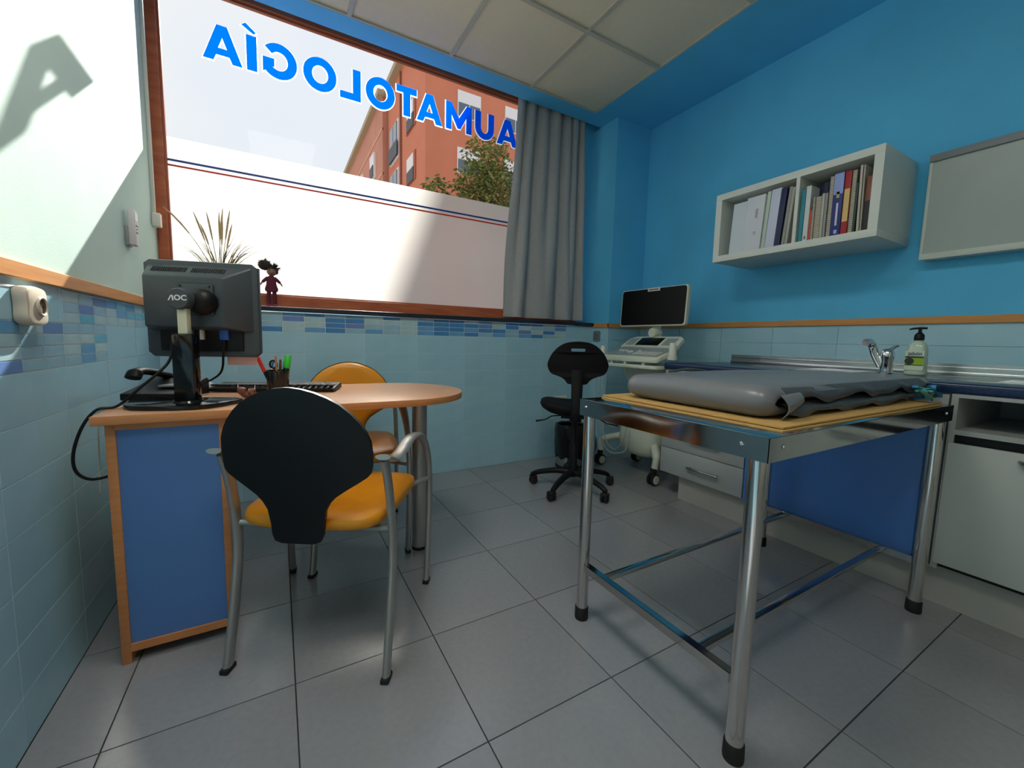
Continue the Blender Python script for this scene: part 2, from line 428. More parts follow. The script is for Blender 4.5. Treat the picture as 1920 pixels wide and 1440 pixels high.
# frosted film: translucent white
fm = bpy.data.materials.new('frosted_film'); fm.use_nodes = True; t = fm.node_tree; t.nodes.clear()
o_ = t.nodes.new('ShaderNodeOutputMaterial'); tl = t.nodes.new('ShaderNodeBsdfTranslucent'); df = t.nodes.new('ShaderNodeBsdfDiffuse'); tp = t.nodes.new('ShaderNodeBsdfTransparent'); mx = t.nodes.new('ShaderNodeMixShader'); m2 = t.nodes.new('ShaderNodeMixShader')
tl.inputs['Color'].default_value = (0.56, 0.55, 0.53, 1); df.inputs['Color'].default_value = (0.8, 0.8, 0.8, 1)
mx.inputs['Fac'].default_value = 0.15; m2.inputs['Fac'].default_value = 0.0
t.links.new(tl.outputs['BSDF'], mx.inputs[1]); t.links.new(df.outputs['BSDF'], mx.inputs[2]); rf = t.nodes.new('ShaderNodeBsdfRefraction'); rf.inputs['Roughness'].default_value = 0.65; rf.inputs['IOR'].default_value = 1.12; rf.inputs['Color'].default_value = (0.95, 0.94, 0.92, 1)
m2.inputs['Fac'].default_value = 0.25
t.links.new(mx.outputs['Shader'], m2.inputs[1]); t.links.new(rf.outputs['BSDF'], m2.inputs[2]); t.links.new(m2.outputs['Shader'], o_.inputs['Surface'])
b = nb(); b.faces.new([b.verts.new(v) for v in ((0.056, 0.1365, 1.212), (2.745, 0.1365, 1.212), (2.745, 0.1365, 1.996), (0.056, 0.1365, 1.996))])
obj('frosted_film', b, fm, win, label='white frosted privacy film')
obj('film_stripe', box(nb(), 0.056, 2.745, 0.1275, 0.1285, 1.872, 1.884), mat('stripe_blue', (26, 70, 150), 0.5), win, label='thin dark blue stripe')
obj('film_stripe', box(nb(), 0.056, 2.745, 0.1275, 0.1285, 1.846, 1.856), mat('stripe_red', (214, 50, 46), 0.5), win, label='thin red stripe')
0 and obj('film_patch', box(nb(), 1.86, 2.70, 0.1378, 0.1384, 1.24, 1.80), fm, win)
# lettering TRAUMATOLOGIA with accent, mirrored from inside
H_ = 0.184
def ell(cx, cy, rx, ry, a0=0, a1=360, n=40):
    return [(cx + rx * cos(R(a0 + (a1 - a0) * k / n)), cy + ry * sin(R(a0 + (a1 - a0) * k / n))) for k in range(n + (0 if abs(a1 - a0) == 360 else 1))]
def glyph(ch, w_):
    h = H_; s = 0.048
    if ch == 'A':
        m = w_ / 2; q = 0.024
        return [[(0, 0), (0.047, 0), (0.060, 0.032), (w_ - 0.060, 0.032), (w_ - 0.047, 0), (w_, 0), (m + q, h), (m - q, h)], [(m - 0.020, 0.068), (m + 0.020, 0.068), (m, 0.122)]]
    if ch == 'I': return [[(0, 0), (w_, 0), (w_, h), (0, h)]]
    if ch == "'": return [[(0.0, 0.0), (0.048, 0.038), (0.07, 0.022), (0.012, -0.012)]]
    if ch == 'L': return [[(0, 0), (w_, 0), (w_, 0.042), (s, 0.042), (s, h), (0, h)]]
    if ch == 'T': return [[(w_ / 2 - s / 2, 0), (w_ / 2 + s / 2, 0), (w_ / 2 + s / 2, h - 0.042), (w_, h - 0.042), (w_, h), (0, h), (0, h - 0.042), (w_ / 2 - s / 2, h - 0.042)]]
    if ch == 'O': return [ell(w_ / 2, h / 2, w_ / 2, h / 2 + 0.004), ell(w_ / 2, h / 2, w_ / 2 - s, h / 2 - 0.042)]
    if ch == 'G':
        c = w_ / 2 + 0.006; oy = h / 2
        out = ell(c, oy, c, h / 2 + 0.004, 42, 318, 34)
        inn = ell(c, oy, c - s, h / 2 - 0.042, 318, 42, 30)
        return [out + [(w_, 0.02), (w_, h / 2 + 0.008), (w_ - 0.058, h / 2 + 0.008), (w_ - 0.058, 0.052)] + inn]
    if ch == 'M': return [[(0, 0), (0.044, 0), (0.044, 0.10), (w_ / 2 - 0.012, 0.018), (w_ / 2 + 0.012, 0.018), (w_ - 0.044, 0.10), (w_ - 0.044, 0), (w_, 0), (w_, h), (w_ - 0.04, h), (w_ / 2, 0.09), (0.04, h), (0, h)]]
    if ch == 'U':
        return [[(0, h)] + ell(w_ / 2, 0.078, w_ / 2, 0.082, 180, 360, 20) + [(w_, h), (w_ - s, h)] + ell(w_ / 2, 0.078, w_ / 2 - s, 0.040, 360, 180, 16) + [(s, h)]]
    if ch == 'R': return [[(0, 0), (s, 0), (s, 0.055), (0.075, 0.055), (0.105, 0), (w_, 0), (0.118, 0.066), (0.142, 0.092), (0.148, 0.122), (0.138, 0.158), (0.11, 0.178), (0.08, h), (0, h)], [(s, 0.095), (0.08, 0.095), (0.098, 0.105), (0.1, 0.125), (0.092, 0.14), (0.08, 0.145), (s, 0.145)]]
ltr = mat('blue_vinyl_lettering', (0, 104, 226), 0.5)
# vinyl seen against daylight lets some light through
bs = ltr.node_tree.nodes['Principled BSDF']
tlu = ltr.node_tree.nodes.new('ShaderNodeBsdfTranslucent'); tlu.inputs['Color'].default_value = lin((0, 150, 255)) + (1,)
mxx = ltr.node_tree.nodes.new('ShaderNodeMixShader'); mxx.inputs['Fac'].default_value = 0.92
ltr.node_tree.links.new(bs.outputs['BSDF'], mxx.inputs[1]); ltr.node_tree.links.new(tlu.outputs['BSDF'], mxx.inputs[2])
ltr.node_tree.links.new(mxx.outputs['Shader'], [n for n in ltr.node_tree.nodes if n.type == 'OUTPUT_MATERIAL'][0].inputs['Surface'])
rim = bpy.data.materials.new('white_vinyl_outline'); rim.use_nodes = True; t = rim.node_tree; t.nodes.clear()
o_ = t.nodes.new('ShaderNodeOutputMaterial'); tl = t.nodes.new('ShaderNodeBsdfTranslucent'); tl.inputs['Color'].default_value = (1, 1, 1, 1); t.links.new(tl.outputs['BSDF'], o_.inputs['Surface'])
for ch, x1, w_, dz in (('A', .409, .180, 0), ('I', .479, .050, 0), ("'", .478, .07, .204), ('G', .680, .174, 0), ('O', .895, .184, 0), ('L', 1.037, .124, 0), ('O', 1.250, .184, 0), ('T', 1.398, .138, 0), ('A', 1.578, .183, 0), ('M', 1.803, .199, 0), ('U', 1.984, .155, 0), ('A', 2.190, .182, 0), ('R', 2.365, .155, 0), ('T', 2.520, .138, 0)):
    T_ = basis((-1, 0, 0), (0, 0, 1), (0, 1, 0), (x1, 0.1285, 2.441 + dz))
    lo = mesh_obj('letter', curve_mesh(glyph(ch, w_), 0.0004), ltr, win, T_)
    T_ = basis((-1, 0, 0), (0, 0, 1), (0, 1, 0), (x1, 0.1360, 2.441 + dz))
    mesh_obj('letter_outline', curve_mesh(glyph(ch, w_), 0.0004, 0.0045), rim, lo, T_)
# ================================================================== outside
gd = struct('ground', box(nb(), -60, 60, 0.3, 90, -0.5, -0.3), mat('pavement', (150, 146, 140), 0.9, var=0.1, vscale=1))
orange = mat('orange_render', (206, 122, 90), 0.85, var=0.05, vscale=0.6)
pinkish = mat('dusty_orange_render', (196, 132, 108), 0.85, var=0.08, vscale=0.5)
shut = mat('white_roller_shutter', (232, 224, 222), 0.6)
glass_far = mat('far_window_glass', (92, 104, 116), 0.1)
darkf = mat('dark_balcony_frame', (58, 56, 60), 0.5)
cornice = mat('stone_cornice', (176, 158, 128), 0.8)
bld = thing('apartment_building', 'orange apartment building with white roller shutters seen through the window', 'building', (7.6, 19, -0.3))
bz = -0.3
def bpart(name, m, x0, x1, y0, y1, z0, z1, par=None):
    return obj(name, box(nb(), x0 - 7.6, x1 - 7.6, y0 - 19, y1 - 19, z0 + 0.3, z1 + 0.3), m, par or bld)
bpart('wall', orange, 7.6, 26, 19, 27, -0.3, 17.3)
bpart('wall', pinkish, 7.25, 26, 27.2, 70, -0.3, 17.3)
bpart('cornice', cornice, 7.2, 26, 18.6, 27, 17.3, 17.65)
bpart('cornice', cornice, 6.9, 26, 27, 70.4, 17.3, 17.65)
for k in range(6):
    zt = 14.37 + 2.93 - 2.93 * k + 0.0
    if zt > 17.2 or zt < 1.5: continue
    # front facade
    for x0 in (9.4, 12.33, 15.3, 18.3):
        f = bpart('window', shut, x0, x0 + 1.38, 18.96, 19.02, zt - 1.36, zt)
        p = bpart('pane', glass_far, x0 + 0.05, x0 + 0.66, 18.94, 18.97, zt - 1.31, zt - 0.62, f)
        p = bpart('pane', glass_far, x0 + 0.72, x0 + 1.33, 18.94, 18.97, zt - 1.31, zt - 0.62, f)
    # side facade: narrow window and balcony window
    f = bpart('window', mat('recess_render', (168, 92, 66), 0.85), 7.54, 7.62, 20.6, 22.4, zt - 1.5, zt + 0.05)
    bpart('shutter', shut, 7.50, 7.56, 20.9, 22.2, zt - 0.75, zt - 0.02, f)
    bpart('pane', darkf, 7.50, 7.56, 20.9, 22.2, zt - 1.45, zt - 0.78, f)
    f = bpart('window', shut, 7.5, 7.62, 24.1, 26.1, zt - 2.0, zt + 0.3)
    bpart('pane', glass_far, 7.44, 7.52, 24.3, 25.1, zt - 1.9, zt + 0.2, f); bpart('pane', glass_far, 7.44, 7.52, 25.2, 26.0, zt - 1.9, zt + 0.2, f)
    bpart('balcony_rail', darkf, 7.38, 7.42, 24.0, 26.2, zt - 1.9, zt - 1.0, f)
    for y0 in (29.5, 34.2, 38.6, 43, 48, 54, 60):
        f = bpart('window', shut, 7.1, 7.28, y0, y0 + 1.5, zt - 1.6, zt + 0.2)
        bpart('pane', darkf, 7.04, 7.12, y0 + 0.15, y0 + 1.35, zt - 1.5, zt - 0.7, f)
    bpart('string_course', mat('pale_course', (214, 160, 132), 0.8), 7.2, 7.3, 27.2, 70, zt + 0.8, zt + 0.95)
obj('drainpipe', tube(nb(), [(-0.08, 4.6 - 0.0, 0.3), (-0.08, 4.6, 17.4)], 0.06), mat('drain_brown', (140, 84, 66), 0.6), bld)
# trees
leafm = mat('olive_green_leaf', (150, 146, 76), 0.6, rgb2=(104, 116, 58), vscale=3)
bark = mat('tree_bark', (86, 70, 54), 0.9)
def tree(loc, h, blobs, n, seed, label, leaf=0.20, m=leafm):
    rr = random.Random(seed); root = thing('street_tree', label, 'tree', loc)
    tb = nb(); tube(tb, smooth([(0, 0, 0), (0.1, 0.05, h * 0.35), (-0.05, 0, h * 0.7), (0.1, 0.1, h)], 4), [0.16 - 0.13 * i / 12 for i in range(13)], 8)
    for c, r_ in blobs:
        z0 = max(0.3, c[2] - r_ * 2.2)
        tube(tb, smooth([(0, 0, min(z0, h * 0.8)), (c[0] * 0.5, c[1] * 0.5, (z0 + c[2]) / 2), c], 3), [0.06, 0.055, 0.05, 0.045, 0.04, 0.03, 0.02], 6)
    obj('trunk', tb, bark, root, sm=60)
    fb = nb()
    for c, r_ in blobs:
        for _ in range(int(n * r_ * r_)):
            d = V((rr.gauss(0, 1), rr.gauss(0, 1), rr.gauss(0, 1))).normalized() * r_ * (0.35 + 0.75 * rr.random() ** 0.6)
            p = V(c) + V((d.x, d.y, d.z * 0.8)); a = rr.uniform(0, 2 * pi); s_ = leaf * rr.uniform(0.6, 1.2)
            ax = V((cos(a), sin(a), rr.uniform(-0.9, 0.1))).normalized(); sd_ = ax.cross(V((rr.uniform(-1, 1), rr.uniform(-1, 1), 1))).normalized() * s_ * 0.22
            q0 = p; q1 = p + ax * s_ * 0.5 + sd_; q2 = p + ax * s_; q3 = p + ax * s_ * 0.5 - sd_ 
            fb.faces.new([fb.verts.new(x) for x in (q0, q1, q2, q3)])
    fo = obj('foliage', fb, m, root); fo['kind'] = 'stuff'
    return root
tree((6.35, 9.2, -0.3), 6.6, [((0.1, 0, 6.9), 0.75), ((-0.25, 0, 6.2), 0.7), ((0.35, 0, 6.05), 0.7), ((-0.75, 0, 5.85), 0.35), ((-0.1, 0, 5.3), 0.7), ((0.55, 0, 5.2), 0.6), ((-1.55, 0, 5.75), 0.36), ((-1.2, 0, 5.2), 0.25)], 1150, 3, 'airy olive-green street tree in front of the orange building')
tree((8.4, 11.6, -0.3), 5.6, [((0, 0, 6.4), 0.7), ((0.3, 0, 7.4), 0.6), ((0.1, 0.2, 5.7), 0.7)], 1300, 5, 'darker street tree half hidden behind the curtain edge', m=mat('dark_leaf', (96, 104, 60), 0.6, rgb2=(66, 80, 42), vscale=3))
tree((5.1, 12.2, -0.3), 5.4, [((0, 0, 6.1), 0.5), ((0.25, 0, 5.7), 0.5)], 900, 8, 'rounded tree crown just above the frosted film', m=MATS['dark_leaf'])

# ================================================================== curtain
cur = thing('curtain', 'grey floor-weight fabric curtain gathered at the right of the window', 'curtain', (2.4, 0.045, 1.14))
cur['label'] = 'plain grey fabric curtain gathered at the right end of the window'
fab = mat('grey_curtain_cloth', (166, 167, 170), 0.9, var=0.05, vscale=40, bump=0.1, bscale=400)
b = nb(); P = []; Q = []
NU, NV = 150, 40
folds = [0, .09, .17, .27, .36, .45, .53, .62, .70, .78, .86, .93, 1.0]
for j in range(NV + 1):
    v = j / NV; z = 2.84 + (1.150 - 2.84) * v
    row = []; row2 = []
    for i in range(NU + 1):
        u = i / NU
        xtop = 2.16 + 0.60 * u; xbot = 2.055 + 0.755 * u
        x = xtop + (xbot - xtop) * (v ** 0.9)
        if u < 0.03: x += 0.012 * sin(v * 7)
        # two panels of folds: fine at top, broad at the hem
        ph = 2 * pi * (u * 7.0 + 0.45 * sin(u * 5 + 1.0))
        fine = sin(ph) * 0.024; broad = sin(2 * pi * (u * 3.4 + 0.15 * sin(7 * u)) + 0.6) * 0.027 + sin(ph) * 0.006
        yy = fine * (1 - v) + broad * v + 0.004 * sin(9 * v + 20 * u)
        x += 0.010 * cos(ph) * (1 - 0.5 * v)
        y = -0.0 + yy
        row.append(V((x - 2.4, y, z - 1.14))); row2.append(V((x - 2.4, y + 0.0015, z - 1.14)))
    P.append(row); Q.append(row2)
obj('cloth', slab(b, P, Q), fab, cur, sm=80)
obj('hem', box(nb(), -0.34, 0.36, -0.002, 0.0, 0.03, 0.031), fab, cur)
rail = obj('curtain_rail', tube(nb(), [(1.2, 0.055, 2.868), (2.88, 0.055, 2.868)], 0.009, 8), white_pl); tag(rail, 'white curtain rail hidden in the slot above the window', 'curtain rail')
# ================================================================== plant and doll on the sill
plant = thing('potted_grass', 'artificial grass plant with pale seed heads on the window sill', 'plant', (0.27, 0.035, 1.132))
obj('pot', lathe(nb(), [(0.0, 0.0), (0.042, 0.0), (0.05, 0.02), (0.058, 0.10), (0.062, 0.105), (0.055, 0.105), (0.05, 0.085), (0.0, 0.085)], 24), mat('terracotta_pot', (150, 96, 70), 0.7), plant, sm=40)
rr = random.Random(11)
gmats = [mat('dry_grass_yellow', (176, 150, 52), 0.6), mat('grass_green', (108, 108, 54), 0.6), mat('grass_dark', (74, 72, 54), 0.6)]
headm = mat('seed_head_straw', (196, 170, 128), 0.8, var=0.2, vscale=200)
def blade(p0, dx, dy, hgt, droop, m, wd=0.004, head=0.0):
    pts = []
    for k in range(9):
        s_ = k / 8
        pts.append((p0[0] + dx * s_ ** 1.3, p0[1] + dy * s_, p0[2] + hgt * (s_ - droop * s_ ** 3)))
    rs = [(wd * (1 - 0.85 * k / 8), 0.0006) for k in range(9)]
    o = obj('blade', tube(nb(), pts, rs, 4, side=(0.8, 0.6, 0)), m, plant)
    if head:
        q = [V(p) for p in pts[-4:]]
        obj('seed_head', tube(nb(), q, [0.003, 0.0052, 0.005, 0.0015], 6), headm, plant, sm=80)
# (target x offset, height above the sill, droop) of the stems seen over the monitor
for dx, hg, dr, hd in ((-0.23, 0.52, 0.16, 1), (-0.045, 0.46, 0.06, 1), (0.005, 0.45, 0.02, 1), (0.035, 0.47, 0.0, 1), (0.055, 0.47, 0.02, 1), (0.02, 0.42, 0.04, 1), (-0.09, 0.44, 0.05, 1), (-0.07, 0.42, 0.14, 1), (0.06, 0.40, 0.04, 1)):
    blade((rr.uniform(-0.015, 0.015), rr.uniform(-0.015, 0.015), 0.08), dx, rr.uniform(-0.03, 0.01), hg * 0.92, dr, gmats[rr.choice((0, 1))], 0.0034, hd)
for k in range(38):
    sg = rr.choice((-1, 1)); L = rr.uniform(0.06, 0.2)
    blade((rr.uniform(-0.02, 0.02), rr.uniform(-0.02, 0.02), 0.08), sg * L, rr.uniform(-0.04, 0.01), rr.uniform(0.28, 0.42), rr.uniform(0.2, 0.5), gmats[rr.randrange(3)], rr.uniform(0.0025, 0.0045))
doll = thing('rag_doll', 'small dark doll with bunched hair and maroon clothes on the sill', 'doll', (0.512, 0.03, 1.132))
maroon = mat('maroon_felt', (96, 32, 52), 0.9, bump=0.1, bscale=300); pink = mat('magenta_cloth', (190, 40, 120), 0.9); skin_d = mat('tan_doll_cloth', (160, 118, 96), 0.8); hairm = mat('dark_brown_yarn', (54, 40, 38), 0.95)
lg = nb()
for s_ in (-1, 1): tube(lg, [(s_ * 0.016, 0, 0.012), (s_ * 0.015, 0, 0.05), (s_ * 0.012, 0, 0.115)], [(0.0125, 0.011), (0.0125, 0.011), (0.014, 0.012)], 10)
obj('trousers', lg, maroon, doll, sm=60)
sh = nb()
for s_ in (-1, 1): ball(sh, (s_ * 0.016, -0.006, 0.007), (0.011, 0.016, 0.007))
obj('shoes', sh, pink, doll, sm=60)
obj('tunic', lathe(nb(), [(0.0, 0.085), (0.031, 0.085), (0.034, 0.10), (0.026, 0.125), (0.024, 0.15), (0.018, 0.168), (0.008, 0.176), (0, 0.177)], 16, T=M4.Diagonal((1, 0.65, 1, 1))), maroon, doll, sm=60)
for s_ in (-1, 1):
    obj('arm', tube(nb(), smooth([(s_ * 0.016, 0, 0.163), (s_ * 0.032, -0.002, 0.148), (s_ * 0.044, -0.004, 0.136)], 3), [0.009, 0.0095, 0.0095, 0.009, 0.0085, 0.008, 0.007], 8), maroon, doll, sm=60)
    obj('hand', tube(nb(), [(s_ * 0.043, -0.004, 0.137), (s_ * 0.050, -0.005, 0.128), (s_ * 0.055, -0.006, 0.118)], [0.005, 0.0045, 0.003], 8), skin_d, doll, sm=60)
obj('head', ball(nb(), (0.004, -0.002, 0.197), (0.026, 0.024, 0.024), 3), skin_d, doll, sm=60)
hb = nb(); ball(hb, (0.006, 0.004, 0.212), (0.030, 0.026, 0.018), 2); ball(hb, (-0.030, 0.003, 0.232), (0.034, 0.028, 0.030), 2); ball(hb, (0.028, 0.003, 0.203), (0.010, 0.02, 0.02), 2)
for k in range(90):
    c = V((-0.030, 0.003, 0.232)) if k < 50 else V((0.008, 0.004, 0.214)); d = V((rr.gauss(0, 1), rr.gauss(0, 1) * 0.7, abs(rr.gauss(0, 1)) - 0.25)).normalized()
    tube(hb, [c + d * 0.018, c + d * rr.uniform(0.034, 0.046)], [0.004, 0.0008], 4)
obj('hair', hb, hairm, doll)
fb = nb(); 
for s_ in (-1, 1): ball(fb, (0.004 + s_ * 0.009, -0.0245, 0.200), 0.0024, 1)
obj('eyes', fb, black_pl, doll)
obj('mouth', tube(nb(), smooth([(-0.003, -0.0245, 0.190), (0.004, -0.0258, 0.188), (0.011, -0.0245, 0.190)], 2), 0.0012, 4), mat('red_thread', (170, 40, 40), 0.8), doll)
# ================================================================== desk
desk = thing('desk', 'beech desk with rounded end, blue side panel and steel column', 'desk', (0.6, -0.95, 0))
def dloc(bm): bmesh.ops.translate(bm, vec=(-0.6, 0.95, 0), verts=bm.verts); return bm
ol = [(0.092, -1.25), (0.955, -1.25)] + [(0.955 + 0.307 * cos(R(a)), -0.945 + 0.305 * sin(R(a))) for a in range(-84, 91, 6)] + [(0.092, -0.64)]
t_ = obj('desk_top', dloc(prism(nb(), ol, 0.7148, 0.74, bev=0.0015)), [beech, beech_edge], desk, sm=30)
for p in t_.data.polygons:
    if abs(p.normal.z) < 0.5: p.material_index = 1
o = obj('side_panel', dloc(box(nb(), 0.112, 0.134, -1.222, -0.66, 0.0, 0.7148, 0.001)), beech_edge, desk, sm=30)
o = obj('side_panel', dloc(box(nb(), 0.368, 0.388, -1.222, -1.02, 0.02, 0.7148, 0.001)), beech_edge, desk, sm=30)
obj('rail', dloc(box(nb(), 0.134, 0.368, -1.222, -1.204, 0.695, 0.7148)), beech_edge, desk)
obj('rail', dloc(box(nb(), 0.134, 0.368, -1.222, -1.204, 0.035, 0.058)), beech_edge, desk)
obj('blue_panel', dloc(box(nb(), 0.134, 0.368, -1.216, -1.206, 0.058, 0.695)), blue_panel, desk, label='blue laminate infill panel')
obj('back_panel', dloc(box(nb(), 0.134, 0.368, -1.04, -1.022, 0.02, 0.7148)), beech_edge, desk)
obj('modesty_panel', dloc(box(nb(), 0.134, 0.30, -0.68, -0.662, 0.1, 0.7148)), beech_edge, desk)
col = obj('column', lathe(nb(), [(0.0, 0.012), (0.033, 0.012), (0.033, 0.7148), (0, 0.7148)], 28, T=M4.Translation((0.48, -0.003, 0))), alu, desk, sm=40, label='round satin steel support column')
obj('foot_ring', lathe(nb(), [(0, 0), (0.035, 0), (0.035, 0.014), (0, 0.014)], 28, T=M4.Translation((0.48, -0.003, 0))), rubber, col, sm=40)
obj('mounting_plate', lathe(nb(), [(0, 0.708), (0.055, 0.708), (0.055, 0.7146), (0, 0.7146)], 28, T=M4.Translation((0.48, -0.003, 0))), alu, desk, sm=40)

# ================================================================== armchairs
prof = [(0.407, 0.045), (0.413, 0.063), (0.43, 0.070), (0.46, 0.073), (0.50, 0.079), (0.522, 0.091), (0.54, 0.108), (0.56, 0.137), (0.578, 0.166), (0.594, 0.190), (0.606, 0.200), (0.625, 0.203), (0.657, 0.205), (0.693, 0.202), (0.72, 0.192), (0.744, 0.178), (0.77, 0.156), (0.793, 0.130), (0.81, 0.101), (0.824, 0.068), (0.832, 0.038), (0.836, 0.008)]
def shell_y(z, u): return -0.232 - 0.032 * max(0, (z - 0.46) / 0.38) + 0.022 * u * u
def make_armchair(loc, rz, label):
    t = thing('armchair', label, 'chair', loc, rz, 'yellow armchairs at the desk')
    def grid(dy, sc):
        return [[V((h * sc * (-1 + 2 * j / 14), shell_y(z, (h * (-1 + 2 * j / 14)) / 0.2) + dy, 0.61 + (z - 0.61) * sc)) for j in range(15)] for z, h in prof]
    obj('back_shell', slab(nb(), grid(-0.008, 1.0), grid(0.004, 1.0)), black_pl, t, sm=55, label='black plastic outer shell of the backrest')
    G0 = grid(0.005, 0.985); G1 = grid(0.032, 0.955)
    for i, row in enumerate(G1):                       # pillow the cushion
        for j, p in enumerate(row):
            e = min(j, 14 - j, i, len(G1) - 1 - i) / 3.0
            p.y -= 0.016 * (1 - min(1, e)) ** 2
    obj('back_cushion', slab(nb(), G0, G1), amber, t, sm=70, label='amber vinyl back cushion')
    # seat
    sp = []
    for a in range(0, 360, 6):
        ca, sa = cos(R(a)), sin(R(a)); e = 0.42
        sp.append((0.222 * abs(ca) ** e * (1 if ca > 0 else -1) * (1.0 - 0.05 * (1 - sa) / 2), 0.225 * abs(sa) ** e * (1 if sa > 0 else -1)))
    b = nb(); rings = []
    for z, s_ in ((0.425, 0.86), (0.428, 0.93), (0.437, 0.985), (0.450, 1.0), (0.462, 0.985), (0.468, 0.95), (0.471, 0.80), (0.468, 0.5), (0.466, 0.15)):
        rings.append([b.verts.new((x * s_, y * s_ + 0.01, z - 0.012 * max(0, (y * s_ - 0.12) / 0.1) ** 2)) for x, y in sp])
    for a_, b_ in zip(rings, rings[1:]):
        n = len(a_)
        for k in range(n): b.faces.new((a_[k], a_[(k + 1) % n], b_[(k + 1) % n], b_[k]))
    b.faces.new(rings[0][::-1]); b.faces.new(rings[-1])
    obj('seat', b, amber, t, sm=70, label='amber vinyl seat pad')
    obj('seat_pan', box(nb(), -0.12, 0.12, -0.13, 0.14, 0.416, 0.428, 0.006), black_pl, t, sm=40)
    # spine joining shell and seat
    obj('back_bracket', tube(nb(), smooth([(0, -0.10, 0.424), (0, -0.19, 0.424), (0, -0.218, 0.44), (0, -0.222, 0.50)], 4), (0.035, 0.005), 8, side=(1, 0, 0)), black_pl, t, sm=60)
    for s_ in (-1, 1):
        x = 0.232 * s_
        rear = smooth([(x, -0.212, 0.012), (x, -0.172, 0.20), (x, -0.150, 0.36), (x * 0.99, -0.170, 0.53), (x * 0.98, -0.202, 0.640)], 6)
        lr = obj('rear_leg', tube(nb(), rear, (0.011, 0.0185), 12, side=(1, 0, 0)), alu, t, sm=60)
        obj('foot', box(nb(), x - 0.012, x + 0.012, -0.234, -0.193, 0.0, 0.014, 0.003), rubber, lr, sm=40)
        fr_ = smooth([(x, 0.255, 0.012), (x, 0.280, 0.15), (x, 0.298, 0.30), (x, 0.300, 0.42), (x, 0.270, 0.520), (x, 0.205, 0.590), (x, 0.115, 0.632), (x, 0.02, 0.642), (x, -0.065, 0.625), (x, -0.14, 0.622), (x, -0.205, 0.645), (x, -0.228, 0.652)], 5)
        n = len(fr_); rs = []
        for k, p in enumerate(fr_):
            q = min(1, max(0, (k / n - 0.38) / 0.2)); rs.append((0.0115 + 0.0095 * q, 0.0165 - 0.0085 * q))
        fa = obj('arm_frame', tube(nb(), fr_, rs, 12, side=(1, 0, 0)), alu, t, sm=60, label='front leg sweeping over into the armrest')
        obj('foot', box(nb(), x - 0.012, x + 0.012, 0.236, 0.276, 0.0, 0.014, 0.003), rubber, fa, sm=40)
        # seat supports
        obj('seat_arm', tube(nb(), [(x, 0.285, 0.418), (x * 0.6, 0.16, 0.408), (0, 0.15, 0.406)], 0.010, 8), alu, t, sm=60)
        obj('seat_arm', tube(nb(), [(x, -0.152, 0.418), (x * 0.6, -0.13, 0.408), (0, -0.13, 0.406)], 0.010, 8), alu, t, sm=60)
    return t
ch1 = make_armchair((0.69, -1.324, 0), R(-32), 'armchair in front of the desk, its black backrest turned to the viewer')
ch2 = copy_tree(ch1); ch2.location = (0.825, -0.685, 0); ch2.rotation_euler = (0, 0, R(172.5))
ch2['label'] = 'armchair behind the desk, its amber backrest facing the viewer'

# ================================================================== monitor
mon = thing('monitor', 'old black desktop monitor seen from behind on its stand', 'monitor', (0.322, -1.035, 0.74), R(-18))
# local: x right, -y = back of the monitor, z above desk
bezel = mat('dark_grey_monitor_plastic', (62, 68, 74), 0.42, bump=0.04, bscale=600)
b = nb(); prism(b, [(x, z) for x, z in smooth([(-0.166, 0.165), (-0.166, 0.45), (-0.15, 0.462), (0.15, 0.462), (0.166, 0.45), (0.166, 0.165), (0.15, 0.15), (-0.15, 0.15)], 1, True)], 0, 0.028, T=basis((1, 0, 0), (0, 0, 1), (0, -1, 0), (0, 0.028, 0)), bev=0.006)
obj('bezel', b, bezel, mon, sm=40)
obj('screen', box(nb(), -0.15, 0.15, 0.027, 0.029, 0.17, 0.445), dark_screen, mon)
b = nb()                                                       # bulged rear housing, chamfered to the sides
P0 = [(-0.152, 0.232), (0.152, 0.232), (0.152, 0.448), (-0.152, 0.448)]; P1 = [(-0.145, 0.247), (0.078, 0.247), (0.078, 0.405), (-0.145, 0.405)]
a_ = [b.verts.new((x, 0.001, z)) for x, z in P0]; c_ = [b.verts.new((x, -0.046, z)) for x, z in P1]
b.faces.new(a_); b.faces.new(c_[::-1])
for k in range(4): b.faces.new((a_[k], a_[(k + 1) % 4], c_[(k + 1) % 4], c_[k]))
bmesh.ops.recalc_face_normals(b, faces=b.faces)
bmesh.ops.bevel(b, geom=b.edges[:], offset=0.005, segments=2, affect='EDGES', profile=0.5)
obj('rear_housing', b, bezel, mon, sm=40)
b = nb()
for k in range(34):
    x = -0.130 + k * 0.0062
    if k in (16, 17): continue
    box(b, x, x + 0.0028, -0.0010, 0.0012, -0.011, 0.011, T=M4.Translation((0, -0.0205, 0.4295)) @ M4.Rotation(R(-47), 4, 'X'))
obj('vent_slots', b, rubber, mon)
b = nb(); box(b, -0.125, 0.118, -0.008, 0.0, 0.170, 0.246, 0.003); obj('connector_bay', b, black_pl, mon, sm=40)
b = nb(); box(b, -0.045, 0.055, -0.055, -0.045, 0.285, 0.385, 0.006); obj('mount_plate', b, bezel, mon, sm=40)
for x, z in ((-0.036, 0.376), (0.046, 0.376), (-0.036, 0.294), (0.046, 0.294)):
    obj('screw', lathe(nb(), [(0, 0), (0.0035, 0), (0.003, 0.002), (0, 0.002)], 10, T=basis((1, 0, 0), (0, 0, 1), (0, -1, 0), (x, -0.055, z))), black_pl, mon, sm=40)
st = nb(); sx, sy = -0.008, -0.098
box(st, sx - 0.030, sx + 0.030, sy - 0.021, sy + 0.021, 0.014, 0.225, 0.006)
obj('stand_column', st, black_gloss, mon, sm=40)
